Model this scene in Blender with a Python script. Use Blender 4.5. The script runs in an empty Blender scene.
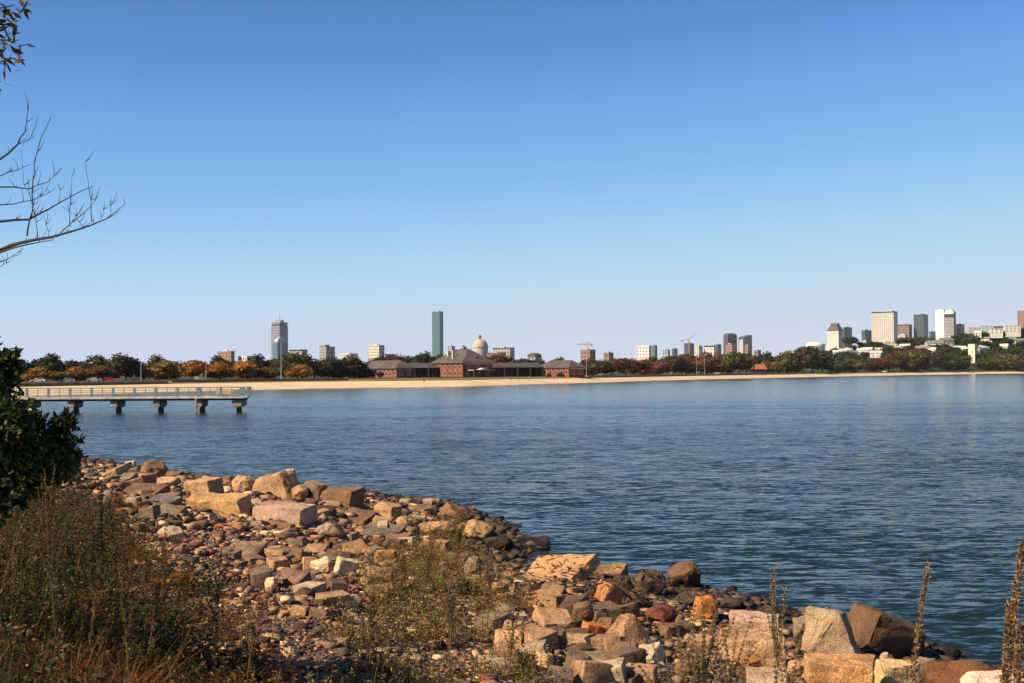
import bpy, bmesh, math, random
import numpy as np
from mathutils import Vector, Matrix, noise
from mathutils.bvhtree import BVHTree

R = math.radians
rng = np.random.default_rng(7)
random.seed(7)
scene = bpy.context.scene
COL = scene.collection

# ------------------------------------------------------------------ camera
W, H = 1024, 683
F = 1300.0
CAM = np.array([0.0, 0.0, 4.85])
PITCH, ROLL = math.atan(30.8 / F), R(0.37)
fw = np.array([0, math.cos(PITCH), math.sin(PITCH)])
u0 = np.array([0, -math.sin(PITCH), math.cos(PITCH)])
r0 = np.array([1.0, 0, 0])
rt = r0 * math.cos(ROLL) - u0 * math.sin(ROLL)
up = u0 * math.cos(ROLL) + r0 * math.sin(ROLL)
cam_d = bpy.data.cameras.new('camera')
cam = bpy.data.objects.new('camera', cam_d)
COL.objects.link(cam)
cam_d.sensor_width = 36
cam_d.lens = F / W * 36
cam_d.clip_start = 0.1
cam_d.clip_end = 60000
m = Matrix.Identity(4)
for i in range(3):
    m[i][0], m[i][1], m[i][2], m[i][3] = rt[i], up[i], -fw[i], CAM[i]
cam.matrix_world = m
scene.camera = cam

def ray(px, py):
    return fw + rt * ((px - W / 2) / F) + up * ((H / 2 - py) / F)

def at(px, py, Y):
    d = ray(px, py)
    return CAM + d * (Y / d[1])

def project(p):
    q = np.asarray(p) - CAM
    z = q @ fw
    return W / 2 + F * (q @ rt) / z, H / 2 - F * (q @ up) / z

# ------------------------------------------------------------------ terrain
SHORE = np.array([(-120, 230), (-75, 150), (-48, 110), (-26, 78), (-15, 61.5), (-7, 53), (-2.3, 48.4), (0, 41.5), (.7, 36.5), (.3, 33),
                  (2.2, 31), (4.4, 29), (6, 26.2), (7.3, 23.2), (8.3, 20), (12, 15), (22, 4), (50, -15), (90, -40)], float)

def shore_d(x, y):
    x = np.asarray(x, float); y = np.asarray(y, float)
    best = np.full(x.shape, 1e9); sg = np.ones(x.shape)
    for a, b in zip(SHORE[:-1], SHORE[1:]):
        e = b - a
        t = np.clip(((x - a[0]) * e[0] + (y - a[1]) * e[1]) / (e @ e), 0, 1)
        dx = x - a[0] - t * e[0]; dy = y - a[1] - t * e[1]
        d = np.hypot(dx, dy)
        s = np.where(e[0] * (y - a[1]) - e[1] * (x - a[0]) < 0, 1.0, -1.0)
        k = d < best - 1e-9
        best = np.where(k, d, best); sg = np.where(k, s, sg)
    return best * sg

def near_z(x, y):
    x = np.asarray(x, float); y = np.asarray(y, float)
    d = shore_d(x, y)
    z = np.interp(d, [-40, -6, 0, 3, 6, 9, 12, 15, 18, 60], [-3.5, -.9, -.02, .36, .78, 1.22, 1.66, 2.1, 2.5, 2.9])
    n = .05 * np.sin(x * 1.9 + 1.3 * np.sin(y * 1.1)) + .04 * np.sin(y * 2.3 + x * .7) + .03 * np.sin(x * 4.1 - y * 3.3)
    return z + n * np.clip((d + 4) / 6, .2, 1)

SU = [-900, -300, 0, 50, 255, 350, 460, 600, 700, 820, 1020, 1300, 1800]
SY = [180, 235, 280, 300, 394, 422, 440, 578, 742, 942, 1400, 1700, 2000]
def shore_y(u): return np.interp(u, SU, SY)
def far_z(X, Y):
    X = np.asarray(X, float); Y = np.asarray(Y, float)
    u = W / 2 + F * X / Y
    off = Y - shore_y(u)
    z = np.interp(off, [-15, 0, 40, 42, 60, 100, 300], [-1, 0, 2, 2.35, 2.6, 2.9, 3.2])
    s = np.clip((off - 70) / 260, 0, 1); s = s * s * (3 - 2 * s)
    hill = 42 * np.exp(-.5 * (((X - 714) / 290) ** 2 + ((Y - 1750) / 270) ** 2))
    return z + s * hill

def on_near(px, py):
    d = ray(px, py)
    ts = np.linspace(6, 120, 3000)
    p = CAM + d * ts[:, None]
    k = np.argmax(p[:, 2] < np.maximum(near_z(p[:, 0], p[:, 1]), -.25))
    return p[k]

def on_far(px, py):
    d = ray(px, py)
    ts = np.linspace(250, 3500, 6000)
    p = CAM + d * ts[:, None]
    hit = p[:, 2] < far_z(p[:, 0], p[:, 1])
    return p[np.argmax(hit)] if hit.any() else p[2500]

# ------------------------------------------------------------------ object helpers
def tag(o, label=None, cat=None, group=None, kind=None):
    if label: o['label'] = label
    if cat: o['category'] = cat
    if group: o['group'] = group
    if kind: o['kind'] = kind
    return o

def empty(name, loc=(0, 0, 0), rz=0.0, label=None, cat=None, group=None):
    o = bpy.data.objects.new(name, None)
    COL.objects.link(o)
    o.location = loc; o.rotation_euler = (0, 0, rz)
    o.empty_display_size = .2
    return tag(o, label, cat, group)

def link(name, me, mat, parent=None):
    o = bpy.data.objects.new(name, me)
    COL.objects.link(o)
    if mat is not None and not me.materials: me.materials.append(mat)
    if parent is not None: o.parent = parent
    return o

def bulk(name, V, polys, col=None, smooth=False):
    """mesh from numpy: polys = list of (n,k) index arrays"""
    me = bpy.data.meshes.new(name)
    V = np.asarray(V, np.float32)
    me.vertices.add(len(V)); me.vertices.foreach_set('co', V.ravel())
    idx = np.concatenate([p.ravel() for p in polys]).astype(np.int32)
    tot = np.concatenate([np.full(len(p), p.shape[1]) for p in polys]).astype(np.int32)
    me.loops.add(len(idx)); me.loops.foreach_set('vertex_index', idx)
    me.polygons.add(len(tot))
    st = np.concatenate([[0], np.cumsum(tot)[:-1]]).astype(np.int32)
    me.polygons.foreach_set('loop_start', st)
    me.polygons.foreach_set('loop_total', tot)
    if smooth: me.polygons.foreach_set('use_smooth', np.ones(len(tot), bool))
    if col is not None:
        a = me.color_attributes.new('Col', 'FLOAT_COLOR', 'POINT')
        c = np.ones((len(V), 4), np.float32); c[:, :3] = col
        a.data.foreach_set('color', c.ravel())
    me.update(calc_edges=True); me.validate()
    return me

class MB:
    def __init__(s): s.v = []; s.f = []
    def add(s, vs, fs):
        n = len(s.v); s.v += [tuple(map(float, v)) for v in vs]; s.f += [[i + n for i in f] for f in fs]; return s
    def box(s, a, b):
        x0, y0, z0 = a; x1, y1, z1 = b
        return s.add([(x0, y0, z0), (x1, y0, z0), (x1, y1, z0), (x0, y1, z0), (x0, y0, z1), (x1, y0, z1), (x1, y1, z1), (x0, y1, z1)],
                     [(3, 2, 1, 0), (4, 5, 6, 7), (0, 1, 5, 4), (1, 2, 6, 5), (2, 3, 7, 6), (3, 0, 4, 7)])
    def prism(s, poly, z0, z1, top=None):
        top = top or poly; n = len(poly)
        vs = [(x, y, z0) for x, y in poly] + [(x, y, z1) for x, y in top]
        return s.add(vs, [list(range(n))[::-1], list(range(n, 2 * n))] + [(i, (i + 1) % n, n + (i + 1) % n, n + i) for i in range(n)])
    def hip(s, x0, y0, x1, y1, z0, z1, o=.6, along='x', run=None):
        x0 -= o; y0 -= o; x1 += o; y1 += o
        t = .22
        s.box((x0, y0, z0 - t), (x1, y1, z0))
        if along == 'x':
            r = run if run is not None else (y1 - y0) / 2
            ym = (y0 + y1) / 2; rg = [(x0 + r, ym, z1), (x1 - r, ym, z1)]
            q = [(0, 1, 5, 4), (2, 3, 4, 5), (1, 2, 5), (3, 0, 4)]
        else:
            r = run if run is not None else (x1 - x0) / 2
            xm = (x0 + x1) / 2; rg = [(xm, y0 + r, z1), (xm, y1 - r, z1)]
            q = [(1, 2, 5, 4), (3, 0, 4, 5), (0, 1, 4), (2, 3, 5)]
        e = .003
        return s.add([(x0, y0, z0 + e), (x1, y0, z0 + e), (x1, y1, z0 + e), (x0, y1, z0 + e)] + rg, q + [(3, 2, 1, 0)])
    def tube(s, pts, rad, n=6):
        pts = [Vector(p) for p in pts]
        rad = rad if isinstance(rad, (list, tuple)) else [rad] * len(pts)
        base = len(s.v); prev = None
        for i, p in enumerate(pts):
            t = (pts[min(i + 1, len(pts) - 1)] - pts[max(i - 1, 0)]).normalized()
            if prev is None:
                prev = t.orthogonal().normalized()
            prev = (prev - t * prev.dot(t)).normalized()
            b = t.cross(prev)
            for k in range(n):
                a = 2 * math.pi * k / n
                s.v.append(tuple(p + (prev * math.cos(a) + b * math.sin(a)) * rad[i]))
        for i in range(len(pts) - 1):
            for k in range(n):
                s.f.append([base + i * n + k, base + i * n + (k + 1) % n, base + (i + 1) * n + (k + 1) % n, base + (i + 1) * n + k])
        s.f.append([base + k for k in range(n)][::-1]); s.f.append([base + (len(pts) - 1) * n + k for k in range(n)])
        return s
    def lathe(s, prof, n=20, c=(0, 0)):
        base = len(s.v)
        for r_, z in prof:
            for k in range(n):
                a = 2 * math.pi * k / n
                s.v.append((c[0] + r_ * math.cos(a), c[1] + r_ * math.sin(a), z))
        for i in range(len(prof) - 1):
            for k in range(n):
                s.f.append([base + i * n + k, base + i * n + (k + 1) % n, base + (i + 1) * n + (k + 1) % n, base + (i + 1) * n + k])
        s.f.append([base + k for k in range(n)][::-1]); s.f.append([base + (len(prof) - 1) * n + k for k in range(n)])
        return s
    def mesh(s, name):
        me = bpy.data.meshes.new(name); me.from_pydata(s.v, [], s.f); me.update(); return me
    def build(s, name, mat, parent=None):
        return link(name, s.mesh(name), mat, parent)

def copy_tree(o, parent=None):
    c = o.copy(); COL.objects.link(c)
    if parent is not None: c.parent = parent
    for ch in list(o.children): copy_tree(ch, c)
    return c

# ------------------------------------------------------------------ materials
def new_mat(name):
    mt = bpy.data.materials.new(name); mt.use_nodes = True
    nt = mt.node_tree
    return mt, nt, nt.nodes['Principled BSDF']

def N(nt, typ, **kw):
    n = nt.nodes.new(typ)
    for k, v in kw.items():
        if k.startswith('i_'): n.inputs[int(k[2:]) if k[2:].isdigit() else k[2:]].default_value = v
        else: setattr(n, k, v)
    return n

def rgb(c): return (c[0], c[1], c[2], 1)

def mix_mult(nt, a, b, fac=1.0):
    n = N(nt, 'ShaderNodeMix', data_type='RGBA', blend_type='MULTIPLY'); n.inputs[0].default_value = fac
    nt.links.new(a, n.inputs[6]); nt.links.new(b, n.inputs[7]); return n.outputs[2]

def ramp(nt, src, stops):
    r_ = N(nt, 'ShaderNodeValToRGB')
    el = r_.color_ramp.elements
    while len(el) < len(stops): el.new(.5)
    for e, (p, c) in zip(el, stops):
        e.position = p; e.color = rgb(c) if len(c) == 3 else c
    nt.links.new(src, r_.inputs[0]); return r_.outputs[0]

def simple(name, c, rough=.75, var=.25, scale=.6, bump=0.0, bscale=8.0, metal=0.0, spec=.3):
    """plain material: base colour times a little real mottling"""
    mt, nt, b = new_mat(name)
    tc = N(nt, 'ShaderNodeTexCoord')
    nz = N(nt, 'ShaderNodeTexNoise', i_Scale=scale, i_Detail=6.0)
    nt.links.new(tc.outputs['Object'], nz.inputs['Vector'])
    col = ramp(nt, nz.outputs[0], [(.3, tuple(x * (1 - var) for x in c)), (.7, tuple(min(1, x * (1 + var)) for x in c))])
    nt.links.new(col, b.inputs['Base Color'])
    b.inputs['Roughness'].default_value = rough; b.inputs['Metallic'].default_value = metal
    b.inputs['Specular IOR Level'].default_value = spec
    if bump:
        n2 = N(nt, 'ShaderNodeTexNoise', i_Scale=bscale, i_Detail=8.0)
        nt.links.new(tc.outputs['Object'], n2.inputs['Vector'])
        bp = N(nt, 'ShaderNodeBump', i_Strength=bump, i_Distance=.05)
        nt.links.new(n2.outputs[0], bp.inputs['Height']); nt.links.new(bp.outputs[0], b.inputs['Normal'])
    return mt

def facade(name, wall, glass, bay=7.0, floor=3.9, wf=.55, hf=.5, rough=.6, grough=.15):
    """window grid in metres on both faces of a box"""
    mt, nt, b = new_mat(name)
    tc = N(nt, 'ShaderNodeTexCoord'); sp = N(nt, 'ShaderNodeSeparateXYZ')
    nt.links.new(tc.outputs['Object'], sp.inputs[0])
    def M(op, a, bb):
        n = N(nt, 'ShaderNodeMath', operation=op)
        for i, v in enumerate((a, bb)):
            if isinstance(v, (int, float)): n.inputs[i].default_value = v
            else: nt.links.new(v, n.inputs[i])
        return n.outputs[0]
    h = M('ADD', M('ADD', sp.outputs[0], sp.outputs[1]), 1000.0)
    k1 = M('LESS_THAN', M('FRACT', M('DIVIDE', h, bay), 0), wf)
    k2 = M('LESS_THAN', M('FRACT', M('DIVIDE', sp.outputs[2], floor), 0), hf)
    msk = M('MULTIPLY', k1, k2)
    nz = N(nt, 'ShaderNodeTexNoise', i_Scale=.03, i_Detail=4.0)
    nt.links.new(tc.outputs['Object'], nz.inputs['Vector'])
    wc = ramp(nt, nz.outputs[0], [(.3, tuple(x * .86 for x in wall)), (.7, tuple(min(1, x * 1.1) for x in wall))])
    mx = N(nt, 'ShaderNodeMix', data_type='RGBA')
    nt.links.new(msk, mx.inputs[0]); nt.links.new(wc, mx.inputs[6]); mx.inputs[7].default_value = rgb(glass)
    nt.links.new(mx.outputs[2], b.inputs['Base Color'])
    rr = M('ADD', M('MULTIPLY', msk, grough - rough), rough)
    nt.links.new(rr, b.inputs['Roughness'])
    return mt

def leaf_mat(name, use_obj=True, trans=.25, rough=.6):
    """leaf colour from the vertex attribute (one shade per leaf), times the object's own colour"""
    mt, nt, b = new_mat(name)
    at_ = N(nt, 'ShaderNodeAttribute', attribute_name='Col')
    c = at_.outputs['Color']
    if use_obj:
        oi = N(nt, 'ShaderNodeObjectInfo'); c = mix_mult(nt, c, oi.outputs['Color'])
    nt.links.new(c, b.inputs['Base Color']); b.inputs['Roughness'].default_value = rough
    b.inputs['Specular IOR Level'].default_value = .25
    tr = N(nt, 'ShaderNodeBsdfTranslucent'); nt.links.new(c, tr.inputs[0])
    ms = N(nt, 'ShaderNodeMixShader'); ms.inputs[0].default_value = trans
    nt.links.new(b.outputs[0], ms.inputs[1]); nt.links.new(tr.outputs[0], ms.inputs[2])
    nt.links.new(ms.outputs[0], nt.nodes['Material Output'].inputs[0])
    return mt

def rock_mat(name):
    """granite: the object's own colour, rust and lichen patches, wet dark weed line by the water"""
    mt, nt, b = new_mat(name)
    oi = N(nt, 'ShaderNodeObjectInfo'); tc = N(nt, 'ShaderNodeTexCoord'); ge = N(nt, 'ShaderNodeNewGeometry')
    add = N(nt, 'ShaderNodeVectorMath', operation='ADD')
    nt.links.new(tc.outputs['Object'], add.inputs[0])
    cmb = N(nt, 'ShaderNodeCombineXYZ'); mul = N(nt, 'ShaderNodeMath', operation='MULTIPLY'); mul.inputs[1].default_value = 57.0
    nt.links.new(oi.outputs['Random'], mul.inputs[0])
    for i in range(3): nt.links.new(mul.outputs[0], cmb.inputs[i])
    nt.links.new(cmb.outputs[0], add.inputs[1])
    v = add.outputs[0]
    def nz(sc, det=8.0, ro=.6):
        n = N(nt, 'ShaderNodeTexNoise', i_Scale=sc, i_Detail=det, i_Roughness=ro); nt.links.new(v, n.inputs['Vector']); return n.outputs[0]
    big = ramp(nt, nz(1.6), [(.32, (.5, .46, .42)), (.52, (1, .97, .93)), (.72, (1.3, 1.22, 1.08))])
    grain = ramp(nt, nz(42, 3.0, .7), [(.37, (.52, .50, .48)), (.5, (1, 1, 1)), (.65, (1.4, 1.36, 1.3))])
    c = mix_mult(nt, mix_mult(nt, oi.outputs['Color'], big), grain)
    rust = ramp(nt, nz(3.1), [(.56, (0, 0, 0)), (.68, (1, 1, 1))])
    mx = N(nt, 'ShaderNodeMix', data_type='RGBA'); nt.links.new(c, mx.inputs[6])
    rc = mix_mult(nt, oi.outputs['Color'], ramp(nt, nz(9), [(.3, (.75, .42, .25)), (.7, (1.15, .75, .45))]))
    nt.links.new(rc, mx.inputs[7])
    mm = N(nt, 'ShaderNodeMath', operation='MULTIPLY'); mm.inputs[1].default_value = .7
    nt.links.new(rust, mm.inputs[0]); nt.links.new(mm.outputs[0], mx.inputs[0])
    sp = N(nt, 'ShaderNodeSeparateXYZ'); nt.links.new(ge.outputs['Position'], sp.inputs[0])
    wob = N(nt, 'ShaderNodeMath', operation='MULTIPLY_ADD'); wob.inputs[1].default_value = .5
    nt.links.new(nz(2.4), wob.inputs[0]); nt.links.new(sp.outputs[2], wob.inputs[2])
    wet = ramp(nt, wob.outputs[0], [(.42, (.14, .11, .075)), (.66, (1, 1, 1))])
    wv = N(nt, 'ShaderNodeTexNoise', i_Scale=1.7, i_Detail=4.0); nt.links.new(v, wv.inputs['Vector'])
    wm = N(nt, 'ShaderNodeVectorMath', operation='MULTIPLY_ADD'); wm.inputs[1].default_value = (.7, .7, .7)
    nt.links.new(wv.outputs['Color'], wm.inputs[0]); nt.links.new(v, wm.inputs[2])
    vc = N(nt, 'ShaderNodeTexVoronoi', feature='DISTANCE_TO_EDGE', i_Scale=1.1); nt.links.new(wm.outputs[0], vc.inputs['Vector'])
    crack = ramp(nt, vc.outputs['Distance'], [(.0, (.5, .44, .4)), (.018, (1, 1, 1))])
    lich = ramp(nt, nz(6.5, 6.0, .7), [(.60, (1, 1, 1)), (.68, (.55, .53, .50))])
    fin = mix_mult(nt, mix_mult(nt, mix_mult(nt, mx.outputs[2], wet), crack), lich, .8)
    nt.links.new(fin, b.inputs['Base Color'])
    b.inputs['Roughness'].default_value = .82; b.inputs['Specular IOR Level'].default_value = .3
    bp = N(nt, 'ShaderNodeBump', i_Strength=.9, i_Distance=.06)
    bp2 = N(nt, 'ShaderNodeBump', i_Strength=.6, i_Distance=.012)
    nt.links.new(nz(5.5, 10.0, .65), bp.inputs['Height']); nt.links.new(nz(46, 4.0), bp2.inputs['Height'])
    nt.links.new(bp.outputs[0], bp2.inputs['Normal']); nt.links.new(bp2.outputs[0], b.inputs['Normal'])
    return mt

M_ROCK = rock_mat('granite')
M_LEAF = leaf_mat('foliage')
M_WEED = leaf_mat('weed_leaf', False, .3)
M_SHRUB = leaf_mat('shrub_leaf', False, .3, .38)
M_BARK = simple('bark', (.075, .058, .045), .9, .35, 3, .6, 20)
M_DRYSTEM = simple('dry_stem', (.14, .09, .05), .85, .35, 9)
M_CONC = simple('concrete', (.29, .23, .165), .85, .4, 1.6, .4, 6)
M_STEEL = simple('grey_metal', (.42, .46, .48), .5, .12, 2, spec=.4)
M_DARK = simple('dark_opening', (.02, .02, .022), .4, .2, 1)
M_WHITE = simple('white_paint', (.62, .61, .57), .6, .08, .4)
ORD = 'first second third fourth fifth sixth seventh eighth ninth tenth eleventh twelfth thirteenth fourteenth fifteenth sixteenth seventeenth eighteenth nineteenth twentieth'.split()
ORD += ['twenty-' + w for w in ORD[:9]] + ['thirtieth'] + ['thirty-' + w for w in ORD[:9]]
# ------------------------------------------------------------------ sky, sun
SUN = Vector((-0.69, -0.36, 0.63)).normalized()
el = math.asin(SUN.z); azi = math.atan2(SUN.x, SUN.y)
world = bpy.data.worlds.new('World'); scene.world = world; world.use_nodes = True
nt = world.node_tree
sky = nt.nodes.new('ShaderNodeTexSky'); sky.sky_type = 'NISHITA'; sky.sun_disc = False
sky.sun_elevation = el; sky.sun_rotation = azi
sky.altitude = 0; sky.air_density = 0.5; sky.dust_density = 0.25; sky.ozone_density = 6.0
bg = nt.nodes['Background']; bg.inputs['Strength'].default_value = 0.101
# camera-like response of the sky: scale to display range, curve per channel, scale back
def vscale(src, k):
    n = N(nt, 'ShaderNodeVectorMath', operation='SCALE'); n.inputs['Scale'].default_value = k; nt.links.new(src, n.inputs[0]); return n.outputs[0]
cv = N(nt, 'ShaderNodeRGBCurve')
for ch, pts in enumerate(([(0, 0), (.098, .068), (.153, .155), (.301, .385), (.491, .51), (1, .62)], [(0, 0), (.202, .197), (.309, .367), (.546, .585), (.716, .585), (1, .65)], [(0, 0), (.456, .47), (.645, .70), (.9, .75), (1, .72)])):
    c_ = cv.mapping.curves[ch]
    c_.points[0].location = pts[0]; c_.points[1].location = pts[-1]
    for q in pts[1:-1]: c_.points.new(*q)
cv.mapping.extend = 'HORIZONTAL'; cv.mapping.update()
nt.links.new(vscale(sky.outputs[0], .15), cv.inputs['Color'])
nt.links.new(vscale(cv.outputs[0], 1 / .15), bg.inputs['Color'])
ld = bpy.data.lights.new('sun', 'SUN'); ld.energy = 5.0; ld.angle = R(.5); ld.color = (1, .81, .57)
lo = bpy.data.objects.new('sun', ld); COL.objects.link(lo)
lo.rotation_euler = SUN.to_track_quat('Z', 'Y').to_euler()
scene.view_settings.view_transform = 'Standard'; scene.view_settings.look = 'None'
scene.view_settings.exposure = 0.8; scene.view_settings.gamma = 1
scene.cycles.max_bounces = 6; scene.cycles.transparent_max_bounces = 6
scene.cycles.use_denoising = True
scene.cycles.sample_clamp_indirect = 6
scene.render.filter_size = 1.3 if hasattr(scene.render, 'filter_size') else 1.5

# ------------------------------------------------------------------ setting
def struct(name, me, mat):
    return tag(link(name, me, mat), kind='structure')

def grid_mesh(name, V, nr, nc, smooth=True):
    i = np.arange(nr - 1)[:, None] * nc + np.arange(nc - 1)[None]
    q = np.stack([i, i + 1, i + nc + 1, i + nc], -1).reshape(-1, 4)
    return bulk(name, V, [q], smooth=smooth)

# near bank: one sheet from the camera's feet down under the water
gx, gy = np.meshgrid(np.arange(-95, 60.1, .4), np.arange(-34, 125, .4))
me = grid_mesh('cobble_shore', np.stack([gx, gy, near_z(gx, gy)], -1).reshape(-1, 3), *gx.shape)
mt, nt, b = new_mat('cobbles')
tc = N(nt, 'ShaderNodeTexCoord')
vo = N(nt, 'ShaderNodeTexVoronoi', i_Scale=17.0); nt.links.new(tc.outputs['Object'], vo.inputs['Vector'])
sp = N(nt, 'ShaderNodeSeparateColor'); nt.links.new(vo.outputs['Color'], sp.inputs[0])
stone = ramp(nt, sp.outputs[0], [(.0, (.06, .038, .023)), (.3, (.15, .095, .055)), (.55, (.18, .075, .04)), (.7, (.23, .16, .105)), (.88, (.36, .26, .165)), (1, (.09, .066, .047))])
n1 = N(nt, 'ShaderNodeTexNoise', i_Scale=.8, i_Detail=8.0); nt.links.new(tc.outputs['Object'], n1.inputs['Vector'])
dirt = ramp(nt, n1.outputs[0], [(.35, (.45, .42, .38)), (.65, (1, 1, 1))])
c = mix_mult(nt, stone, dirt)
ge = N(nt, 'ShaderNodeNewGeometry'); s2 = N(nt, 'ShaderNodeSeparateXYZ'); nt.links.new(ge.outputs['Position'], s2.inputs[0])
wet = ramp(nt, s2.outputs[2], [(.18, (.13, .105, .075)), (.55, (1, 1, 1))])
nt.links.new(mix_mult(nt, c, wet), b.inputs['Base Color'])
b.inputs['Roughness'].default_value = .85
bp = N(nt, 'ShaderNodeBump', i_Strength=1.0, i_Distance=.08, invert=True)
nt.links.new(vo.outputs['Distance'], bp.inputs['Height']); nt.links.new(bp.outputs[0], b.inputs['Normal'])
struct('cobble_shore', me, mt)

# water
mt, nt, b = new_mat('harbour_water')
tc = N(nt, 'ShaderNodeTexCoord')
prev = None
for (sx, sy, det, dist) in ((.10, .30, 2.0, .26), (.9, 3.0, 3.0, 1.1), (3.0, 9.0, 2.0, 1.05)):
    mp = N(nt, 'ShaderNodeMapping'); mp.inputs['Scale'].default_value = (sx, sy, 1); mp.inputs['Rotation'].default_value = (0, 0, R(-8))
    nt.links.new(tc.outputs['Object'], mp.inputs[0])
    nz = N(nt, 'ShaderNodeTexNoise', i_Scale=1.0, i_Detail=det, i_Roughness=.55, i_Distortion=.4); nt.links.new(mp.outputs[0], nz.inputs['Vector'])
    ct = N(nt, 'ShaderNodeVectorMath', operation='SUBTRACT'); ct.inputs[1].default_value = (.5, .5, .5); nt.links.new(nz.outputs['Color'], ct.inputs[0])
    ml = N(nt, 'ShaderNodeVectorMath', operation='MULTIPLY'); ml.inputs[1].default_value = (dist * .9, dist, 0); nt.links.new(ct.outputs[0], ml.inputs[0])
    if prev:
        ad = N(nt, 'ShaderNodeVectorMath', operation='ADD'); nt.links.new(prev, ad.inputs[0]); nt.links.new(ml.outputs[0], ad.inputs[1]); prev = ad.outputs[0]
    else: prev = ml.outputs[0]
# slopes of the ripples -> surface normal (keeps its chop at any distance)
# waves run in to this shore: their steep fronts face it, their backs are long and flat
ad0 = N(nt, 'ShaderNodeVectorMath', operation='ADD'); ad0.inputs[1].default_value = (0, -.075, 0); nt.links.new(prev, ad0.inputs[0])
# the far half of the bay lies calmer in the lee of the far shore
gq = N(nt, 'ShaderNodeNewGeometry'); sq = N(nt, 'ShaderNodeSeparateXYZ'); nt.links.new(gq.outputs['Position'], sq.inputs[0])
mr = N(nt, 'ShaderNodeMapRange'); nt.links.new(sq.outputs[1], mr.inputs[0])
for i_, v_ in ((1, 30), (2, 260), (3, 1.0), (4, .1)): mr.inputs[i_].default_value = v_
# wind lanes: broad streaks of stronger and weaker ripple
mp = N(nt, 'ShaderNodeMapping'); mp.inputs['Scale'].default_value = (.012, .05, 1); mp.inputs['Rotation'].default_value = (0, 0, R(-12)); nt.links.new(tc.outputs['Object'], mp.inputs[0])
ln = N(nt, 'ShaderNodeTexNoise', i_Scale=1.0, i_Detail=4.0, i_Distortion=.8); nt.links.new(mp.outputs[0], ln.inputs['Vector'])
lr = N(nt, 'ShaderNodeMapRange'); nt.links.new(ln.outputs[0], lr.inputs[0])
for i_, v_ in ((1, .35), (2, .65), (3, .7), (4, 1.35)): lr.inputs[i_].default_value = v_
mm = N(nt, 'ShaderNodeMath', operation='MULTIPLY'); nt.links.new(mr.outputs[0], mm.inputs[0]); nt.links.new(lr.outputs[0], mm.inputs[1])
sc_ = N(nt, 'ShaderNodeVectorMath', operation='SCALE'); nt.links.new(ad0.outputs[0], sc_.inputs[0]); nt.links.new(mm.outputs[0], sc_.inputs['Scale']); ad0 = sc_
mn = N(nt, 'ShaderNodeVectorMath', operation='MINIMUM'); mn.inputs[1].default_value = (9, .03, 9); nt.links.new(ad0.outputs[0], mn.inputs[0])
ad = N(nt, 'ShaderNodeVectorMath', operation='ADD'); ad.inputs[1].default_value = (0, 0, 1); nt.links.new(mn.outputs[0], ad.inputs[0])
nm = N(nt, 'ShaderNodeVectorMath', operation='NORMALIZE'); nt.links.new(ad.outputs[0], nm.inputs[0])
nt.links.new(nm.outputs[0], b.inputs['Normal'])
b.inputs['Base Color'].default_value = (.008, .018, .016, 1); b.inputs['Roughness'].default_value = .13
b.inputs['IOR'].default_value = 1.33; b.inputs['Specular IOR Level'].default_value = .13
me = bpy.data.meshes.new('water')
me.from_pydata([(-4000, -300, 0), (4000, -300, 0), (4000, 2600, 0), (-4000, 2600, 0)], [], [(0, 1, 2, 3)])
struct('water', me, mt)

# far land: strips that butt along shared rows
us = np.arange(-900, 1801, 9.0)
def strip(name, offs, mat):
    U, O = np.meshgrid(us, np.array(offs, float))
    Y = shore_y(U) + O; X = (U - W / 2) / F * Y
    return struct(name, grid_mesh(name, np.stack([X, Y, far_z(X, Y)], -1).reshape(-1, 3), *U.shape), mat)
M_SAND = simple('beach_sand', (.58, .43, .26), .9, .12, .05, .3, .4)
nt = M_SAND.node_tree; b = nt.nodes['Principled BSDF']       # wet edge and a line of wrack along the tide mark
base = b.inputs['Base Color'].links[0].from_socket
ge = N(nt, 'ShaderNodeNewGeometry'); s2 = N(nt, 'ShaderNodeSeparateXYZ'); nt.links.new(ge.outputs['Position'], s2.inputs[0])
nz = N(nt, 'ShaderNodeTexNoise', i_Scale=.12, i_Detail=6.0, i_Roughness=.7); nt.links.new(ge.outputs['Position'], nz.inputs['Vector'])
ma = N(nt, 'ShaderNodeMath', operation='MULTIPLY_ADD'); ma.inputs[1].default_value = .6; nt.links.new(nz.outputs[0], ma.inputs[0]); nt.links.new(s2.outputs[2], ma.inputs[2])
mk = ramp(nt, ma.outputs[0], [(.35, (.42, .36, .32)), (.5, (1, 1, 1)), (.86, (1, 1, 1)), (.9, (.6, .52, .44)), (.95, (1, 1, 1))])
nt.links.new(mix_mult(nt, base, mk), b.inputs['Base Color'])
M_LAWN = simple('dry_lawn', (.15, .11, .03), .95, .35, .06)
M_ROAD = simple('asphalt', (.05, .05, .052), .9, .15, .2)
M_LAND = simple('parkland', (.03, .032, .012), .95, .3, .03)
strip('beach', [-15, -5, 0, 10, 20, 30, 40], M_SAND)
strip('lawn', [40, 42, 60, 72], M_LAWN)
strip('road', [72, 80], M_ROAD)
strip('parkland', [80, 90] + list(range(110, 1500, 30)) + [2000, 3000, 6000, 9000], M_LAND)
gm = MB().lathe([(9500, -4.2), (9500, -4.0)], 48)
struct('ground', gm.mesh('ground'), M_LAND)

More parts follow.
